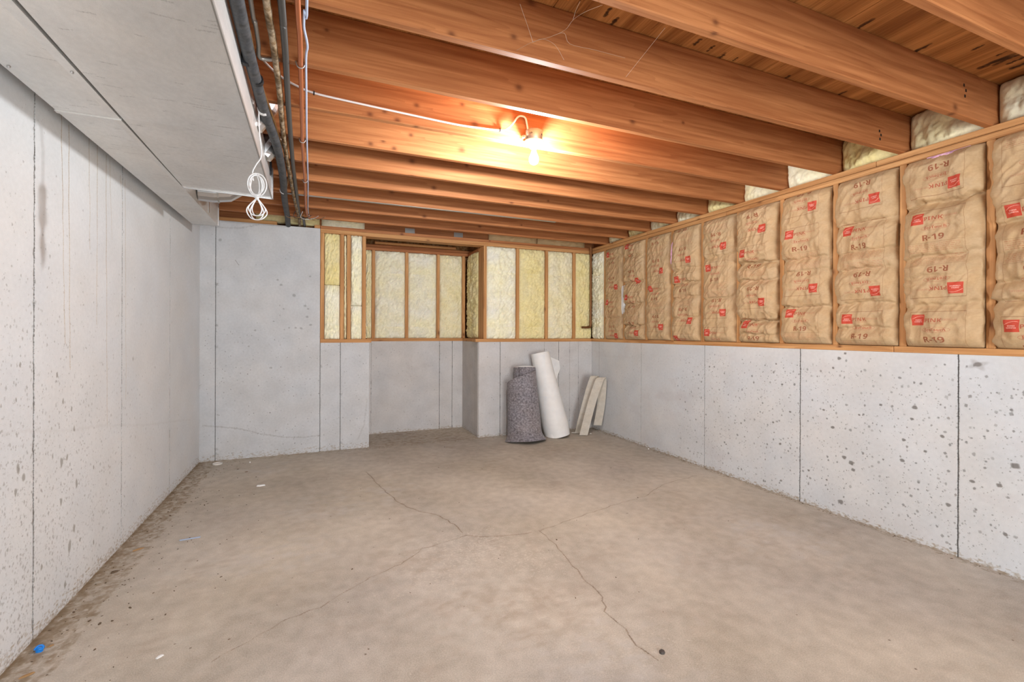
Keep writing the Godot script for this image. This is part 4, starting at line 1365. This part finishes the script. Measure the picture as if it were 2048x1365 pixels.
	for k in 4:
		yb.call("fiberglass_batt", P((bs[k * 2] + bs[k * 2 + 1]) * 0.5, y0, DB), bs[k * 2 + 1] - bs[k * 2], 2.278 - y0, 860 + k, [0, 2, 2, 0][k], bl[k], 0.0, 0.022, [[0.16, 0.012]] if k else [])
	yb.call("fiberglass_batt", P(1.80, y0, (DA + 0.205 + DB) * 0.5), DB - DA - 0.22, 2.278 - y0, 880, 1, "olive yellow batt on the alcove's side wall behind the thick post", -PI / 2, 0.02)
	# rim bays over the right wall
	for k in range(-2, 10):
		var d := J0 + OC * k + 0.038 + (OC - 0.038) * 0.5
		var o := ["tenth", "ninth", "eighth", "seventh", "sixth", "fifth", "fourth", "third", "second", "first"]
		if d < 5.2:
			var n := 9 - k
			var lab := "yellow rim insulation piece between joist ends, %s from the corner pipe" % (["first", "second", "third", "fourth", "fifth", "sixth", "seventh", "eighth", "ninth", "tenth", "eleventh", "twelfth"][n])
			var t := thing("rim_batt", lab, "insulation", P(XR + 0.05, HJ + 0.001, d), "yellow rim pieces over the right wall")
			t.rotation.y = -PI / 2
			put("fiberglass", batt(OC - 0.043, HS - HJ - 0.004, 0.045, 0.030, [[0.12, 0.01]], 0.0, 900 + k, 0.012, false), M.fluff[(k + 3) % 3], t)
	# rim over the back wall
	for q in [[-0.62, -0.02, 1, "olive yellow rim piece over the tall grey concrete"], [0.0, 0.44, 2, "cream rim piece with torn paper over the leftmost stud bays"], [1.90, 2.55, 0, "tan rim piece over the back wall right of the thick post"], [2.56, 3.26, 1, "tan rim piece over the back wall beside the corner pipe"]]:
		var t := thing("rim_batt", q[3], "insulation", P((q[0] + q[1]) * 0.5, HJ + 0.001, DA + 0.06), "rim pieces over the back wall")
		put("fiberglass", batt(q[1] - q[0], HS - HJ - 0.004, 0.045, 0.025, [], 0.0, 950 + int(q[2]), 0.012, false), M.fluff[q[2]] if q[0] < 1.0 else M.paper, t)

# ----------------------------------------------------------------------- carpet rolls and strips
# rolled sheet: spiral section swept from foot to head; grow(angle 0..1, height 0..1) returns a factor on the radius
func roll(foot: Vector3, head: Vector3, r0: float, r1: float, turns: float, thick: float, start: float, grow: Callable, topcut: Callable, nh := 22) -> ArrayMesh:
	var m := MB.new()
	m.smooth(0)
	var na := int(turns * 30)
	var axis := head - foot
	var ax := axis.normalized()
	var e1 := Vector3.RIGHT
	e1 = (e1 - ax * e1.dot(ax)).normalized()
	var e2 := ax.cross(e1)
	var pt := func(i: int, j: int, side: int) -> Vector3:
		var f := float(i) / na
		var t := minf(float(j) / nh, topcut.call(f))
		var a := start + f * turns * TAU
		var rad: float = (lerpf(r0, r1, t) - (1.0 - f) * turns * thick * 1.5) * grow.call(f, t) + (thick * 0.5 if side else -thick * 0.5)
		var p := foot + axis * t + (e1 * cos(a) + e2 * sin(a)) * rad
		p.y = maxf(p.y, 0.004 + (thick * 0.3 if side == 0 else 0.0))
		return p
	for i in na:
		for j in nh:
			var u0 := float(i) / na * turns
			var u1 := float(i + 1) / na * turns
			var v0 := float(j) / nh
			var v1 := float(j + 1) / nh
			m.quad(pt.call(i + 1, j, 1), pt.call(i, j, 1), pt.call(i, j + 1, 1), pt.call(i + 1, j + 1, 1), Vector2(u1, v0), Vector2(u0, v0), Vector2(u0, v1), Vector2(u1, v1))
			m.quad(pt.call(i, j, 0), pt.call(i + 1, j, 0), pt.call(i + 1, j + 1, 0), pt.call(i, j + 1, 0), Vector2(u0, v0), Vector2(u1, v0), Vector2(u1, v1), Vector2(u0, v1))
	m.smooth(-1)
	for i in na:
		m.quad(pt.call(i + 1, nh, 1), pt.call(i, nh, 1), pt.call(i, nh, 0), pt.call(i + 1, nh, 0))
		m.quad(pt.call(i, 0, 1), pt.call(i + 1, 0, 1), pt.call(i + 1, 0, 0), pt.call(i, 0, 0))
	for j in nh:
		m.quad(pt.call(na, j, 1), pt.call(na, j + 1, 1), pt.call(na, j + 1, 0), pt.call(na, j, 0))
		m.quad(pt.call(0, j, 0), pt.call(0, j + 1, 0), pt.call(0, j + 1, 1), pt.call(0, j, 1))
	return m.done()

func ribbon(path: PackedVector3Array, across: Vector3, thick: float) -> ArrayMesh:
	var m := MB.new()
	var n := path.size()
	var nn := []
	for i in n:
		var t := (path[mini(i + 1, n - 1)] - path[maxi(i - 1, 0)]).normalized()
		nn.append(across.cross(t).normalized())
	var h := across * 0.5
	m.smooth(0)
	for i in n - 1:
		var a := path[i]
		var b := path[i + 1]
		var na: Vector3 = nn[i] * thick * 0.5
		var nb: Vector3 = nn[i + 1] * thick * 0.5
		m.smooth(0)
		m.quad(a - h + na, a + h + na, b + h + nb, b - h + nb)
		m.smooth(1)
		m.quad(b - h - nb, b + h - nb, a + h - na, a - h - na)
		m.smooth(-1)
		m.quad(a + h + na, a + h - na, b + h - nb, b + h + nb)
		m.quad(b - h + nb, b - h - nb, a - h - na, a - h + na)
	m.smooth(-1)
	for e in [0, n - 1]:
		var q: Vector3 = nn[e] * thick * 0.5
		m.quad(path[e] - h + q, path[e] - h - q, path[e] + h - q, path[e] + h + q)
	return m.done()

func build_carpets() -> void:
	# white roll: pale sheet goods, flared at the foot, leaning on the back wall
	var foot := P(2.67, 0.0, 5.02)
	var head := on_d(1079, 706, 5.15)
	var wr := thing("vinyl_roll", "tall white rolled sheet leaning on concrete wall behind the grey carpet roll", "roll", foot)
	var wn := FastNoiseLite.new()
	wn.seed = 5
	wn.frequency = 1.0
	put("sheet", roll(Vector3(0, 0.002, 0), head - foot, 0.165, 0.112, 2.6, 0.006, 2.0,
		func(f: float, t: float) -> float: return 1.0 + 0.05 * wn.get_noise_2d(f * 6.0, t * 2.0) - (0.10 * (1.0 - t / 0.12) if t < 0.12 and f > 0.5 else 0.0),
		func(_f: float) -> float: return 1.0), M.vinyl, wr)
	# loose leaf of the same sheet standing off to the right, against the wall
	var lf := MB.new()
	lf.smooth(0)
	var c := [on_d(1095, 712, DA - 0.02) - foot, on_d(1118, 722, DA - 0.02) - foot, on_d(1120, 738, DA - 0.02) - foot, on_d(1112, 760, DA - 0.02) - foot, on_d(1106, 800, DA - 0.04) - foot, on_d(1085, 800, DA - 0.05) - foot, on_d(1085, 715, DA - 0.058) - foot]
	var th := Vector3(0, 0, 0.004)
	for k in range(1, c.size() - 1):
		lf.tri(c[0] + th, c[k + 1] + th, c[k] + th)
		lf.tri(c[0] - th, c[k] - th, c[k + 1] - th)
	lf.smooth(-1)
	for k in c.size():
		var k2 := (k + 1) % c.size()
		lf.quad(c[k] + th, c[k2] + th, c[k2] - th, c[k] - th)
	put("loose_leaf", lf.done(), M.vinyl, wr)
	# grey carpet roll
	foot = P(2.235, 0.0, 4.965)
	head = on_d(1050, 736, 5.10)
	var gr := thing("carpet_roll", "grey speckled carpet roll with ragged outer wrap leaning on concrete wall", "roll", foot)
	var gn := FastNoiseLite.new()
	gn.seed = 9
	gn.frequency = 1.0
	put("inner_roll", roll(Vector3(0, 0.002, 0), head - foot, 0.150, 0.135, 1.5, 0.014, 0.6,
		func(f: float, t: float) -> float: return 1.0 + 0.03 * gn.get_noise_2d(f * 5.0, t * 2.0),
		func(_f: float) -> float: return 1.0), M.carpet, gr)
	put("backing", roll(Vector3(0, 0.03, 0), (head - foot) * 1.012, 0.139, 0.124, 1.45, 0.006, 0.6,
		func(f: float, t: float) -> float: return 1.0 + 0.03 * gn.get_noise_2d(f * 5.0, t * 2.0),
		func(_f: float) -> float: return 1.0), M.backing, gr, Vector3.ZERO, "pale backing inside the grey roll")
	# outer wrap: open sheet round the camera side, its upper edge cut on a slant, its foot kicked out
	put("outer_wrap", roll(Vector3(-0.02, 0.002, 0.0), (head - foot) * 0.985 + Vector3(-0.05, 0, 0.0), 0.212, 0.178, 0.62, 0.013, PI - 0.35,
		func(f: float, t: float) -> float:
			var kick := 0.0
			if t < 0.12:
				kick = 0.22 * pow(1.0 - t / 0.12, 1.8) * (0.25 + 0.75 * absf(sin(f * 9.5 + 0.4)))
			return 1.0 + kick + 0.03 * gn.get_noise_2d(f * 4.0 + 20.0, t * 3.0) - 0.10 * f * f,
		func(f: float) -> float: return clampf(0.80 + 0.24 * f, 0.0, 0.97)), M.carpet, gr)
	# folded cream strips in the corner
	var st := thing("carpet_strip", "cream carpet strip folded over itself, leaning in the corner of concrete walls", "carpet", P(3.10, 0, 4.95))
	var o := st.position
	var pa := spline([on_y(1167, 871, 0.008) - o, on_d(1182, 812, 4.90) - o, on_d(1196, 768, 4.88) - o, on_d(1201, 758, 4.88) - o, on_d(1204, 757, 4.89) - o, on_d(1205, 768, 4.91) - o, on_d(1202, 810, 4.96) - o, on_d(1195, 851, 5.00) - o], 6)
	put("strip", ribbon(pa, Vector3(0.085, 0.0, 0.05), 0.010), M.cream, st)
	var st2 := thing("carpet_strip", "second cream carpet strip lying behind the folded one in the corner", "carpet", P(3.02, 0, 5.04))
	o = st2.position
	var pb := spline([on_y(1150, 866, 0.010) - o, on_y(1157, 864, 0.014) - o, on_d(1163, 838, 5.04) - o, on_d(1177, 785, 5.0) - o, on_d(1186, 757, 4.99) - o, on_d(1190, 753, 5.0) - o, on_d(1193, 757, 5.02) - o], 6)
	put("strip", ribbon(pb, Vector3(0.075, 0.0, 0.04), 0.010), M.cream, st2)

# ----------------------------------------------------------------------- litter
func build_litter() -> void:
	var b := on_y(78, 1304, 0.0)
	var bl := thing("plastic_scrap", "crumpled bright blue plastic scrap beside the left wall", "scrap", b)
	put("crumple", chip(Vector3(0.034, 0.020, 0.030), 3, 0.45, 8), M.blue_scrap, bl)
	put("fold", tube(spline([Vector3(-0.012, 0.012, 0.004), Vector3(-0.004, 0.022, 0.0), Vector3(0.008, 0.019, -0.006), Vector3(0.013, 0.010, 0.004), Vector3(0.002, 0.014, 0.011)], 3), 0.0035, 6), M.blue_scrap, bl)
	put("fold", tube(spline([Vector3(-0.016, 0.006, -0.004), Vector3(-0.010, 0.015, -0.010), Vector3(0.004, 0.018, -0.012), Vector3(0.012, 0.008, -0.010)], 3), 0.003, 6), M.blue_scrap, bl)
	var one := func(called: String, u: float, v: float, size: Vector3, sd: int, mat: Material, label: String, cat: String, turn := 0.0, jag := 0.35) -> void:
		var o := put(called, chip(size, sd, jag), mat, self, on_y(u, v, 0.0005))
		o.rotation.y = turn
		tag(o, label, cat)
	one.call("paper_scrap", 320.0, 1314.0, Vector3(0.034, 0.004, 0.020), 12, M.white_scrap, "small white torn scrap on the open floor near the blue scrap", "scrap", 0.9)
	one.call("pebble", 1324.0, 1306.0, Vector3(0.030, 0.009, 0.024), 13, M.stone, "flat dark round pebble on the floor near a long crack", "pebble", 0.3, 0.12)
	one.call("paper_scrap", 522.0, 972.0, Vector3(0.12, 0.010, 0.055), 14, M.white_scrap, "crumpled white paper scrap on the floor before the grey concrete", "scrap", 0.2, 0.5)
	one.call("dry_leaf", 277.0, 1100.0, Vector3(0.075, 0.008, 0.022), 15, M.leaf, "curled tan wood splinter beside the left wall", "splinter", 0.5, 0.5)
	one.call("bark_flake", 101.0, 1293.0, Vector3(0.030, 0.005, 0.016), 16, M.leaf, "orange-brown flake lying just past the blue scrap", "flake", 0.4, 0.5)
	one.call("bark_flake", 228.0, 1146.0, Vector3(0.045, 0.009, 0.026), 17, M.crumb, "dark clod of dirt beside the left wall", "dirt", 0.7, 0.5)
	one.call("bark_flake", 55.0, 1352.0, Vector3(0.06, 0.006, 0.016), 18, M.leaf, "long rusty flake at the left wall's foot", "flake", 0.5, 0.5)
	one.call("plaster_chip", 500.0, 926.0, Vector3(0.018, 0.012, 0.018), 19, M.white_scrap, "tiny white chip at the foot of the grey concrete", "chip", 0.0)
	one.call("plaster_chip", 1181.0, 868.0, Vector3(0.055, 0.012, 0.035), 20, M.cream, "small pale chip on the floor before the cream strips", "chip", 0.3)
	one.call("plaster_chip", 1297.0, 899.0, Vector3(0.020, 0.012, 0.020), 21, M.white_scrap, "tiny white chip at the right wall's foot", "chip", 0.3)
	var ps := on_y(359, 1081, 0.004)
	var pe := on_y(401, 1074, 0.004)
	var stk := put("plastic_strip", board(Vector3(0, 0, -0.006), Vector3(ps.distance_to(pe), 0.004, 0.006), 0.001), M.blue_wire, self, Vector3(ps.x, 0.0005, ps.z))
	stk.rotation.y = -atan2(pe.z - ps.z, pe.x - ps.x)
	tag(stk, "thin straight pale blue-white strip on the floor near the left wall", "strip")
	var rg := on_y(435, 929, 0.0)
	var lid := put("jar_lid", lathe([[0.0, 0.006], [0.036, 0.006], [0.038, 0.012], [0.041, 0.012], [0.042, 0.0], [0.0, 0.0]], Vector3.ZERO, 20), M.backing, self, rg)
	tag(lid, "flat oval pale lid on the floor in the left back corner", "lid")
	# crumbs of earth: uncountable
	var mm := MultiMesh.new()
	mm.transform_format = MultiMesh.TRANSFORM_3D
	mm.mesh = chip(Vector3(1, 0.5, 1), 30, 0.4, 5)
	var spots := []
	for k in 330:
		var d := rng.randf_range(1.6, DA - 0.058)
		var off := 0.015 + absf(rng.randfn()) * 0.22
		spots.append(P(XL + off, 0, d))
	for k in 120:
		spots.append(P(rng.randf_range(2.6, XR - 0.03), 0, DA - 0.02 - absf(rng.randfn()) * 0.16))
	for k in 130:
		spots.append(P(XR - 0.012 - absf(rng.randfn()) * 0.012, 0, rng.randf_range(1.1, DA - 0.1)))
	for k in 60:
		spots.append(P(rng.randf_range(XL + 0.05, XR - 0.1), 0, rng.randf_range(1.5, 5.1)))
	mm.instance_count = spots.size()
	for k in spots.size():
		var s := rng.randf_range(0.003, 0.0075) * (1.0 + (rng.randf() if k % 7 == 0 else 0.0))
		mm.set_instance_transform(k, Transform3D(Basis(Vector3.UP, rng.randf() * TAU) * Basis.from_scale(Vector3(s * rng.randf_range(1, 2.6), s * 0.7, s)), spots[k]))
	var mi := MultiMeshInstance3D.new()
	mi.multimesh = mm
	mi.material_override = M.crumb
	mi.name = "dirt_crumbs"
	add_child(mi)
	tag(mi, "dark crumbs of earth scattered along the foot of the walls", "dirt", "", "stuff")

func build_cobwebs() -> void:
	var y := HJ - 0.004
	var w := thing("cobweb", "dusty cobweb slung between two ceiling joists above the lamp", "cobweb")
	for s in [[[1033, 101], [1065, 84], [1100, 74], [1130, 60], [1146, 40], [1170, 24], [1205, 10]], [[1146, 40], [1152, 20], [1160, 3]], [[1066, 85], [1058, 60], [1040, 8]], [[1100, 74], [1128, 66], [1140, 88], [1190, 100], [1250, 116]], [[1066, 85], [1085, 78], [1110, 90], [1128, 120]]]:
		var pts := []
		for q in s:
			pts.append(on_y(float(q[0]), float(q[1]), y - 0.012 * sin(float(q[0]))))
		put("strand", tube(spline(pts, 4), 0.0006, 4), M.web, w)
	var w2 := thing("cobweb", "single taut cobweb strand between two ceiling joists right of the lamp", "cobweb")
	put("strand", tube(PackedVector3Array([on_y(1252, 154, y), on_y(1275, 125, y), on_y(1330, 56, y)]), 0.0006, 4), M.web, w2)
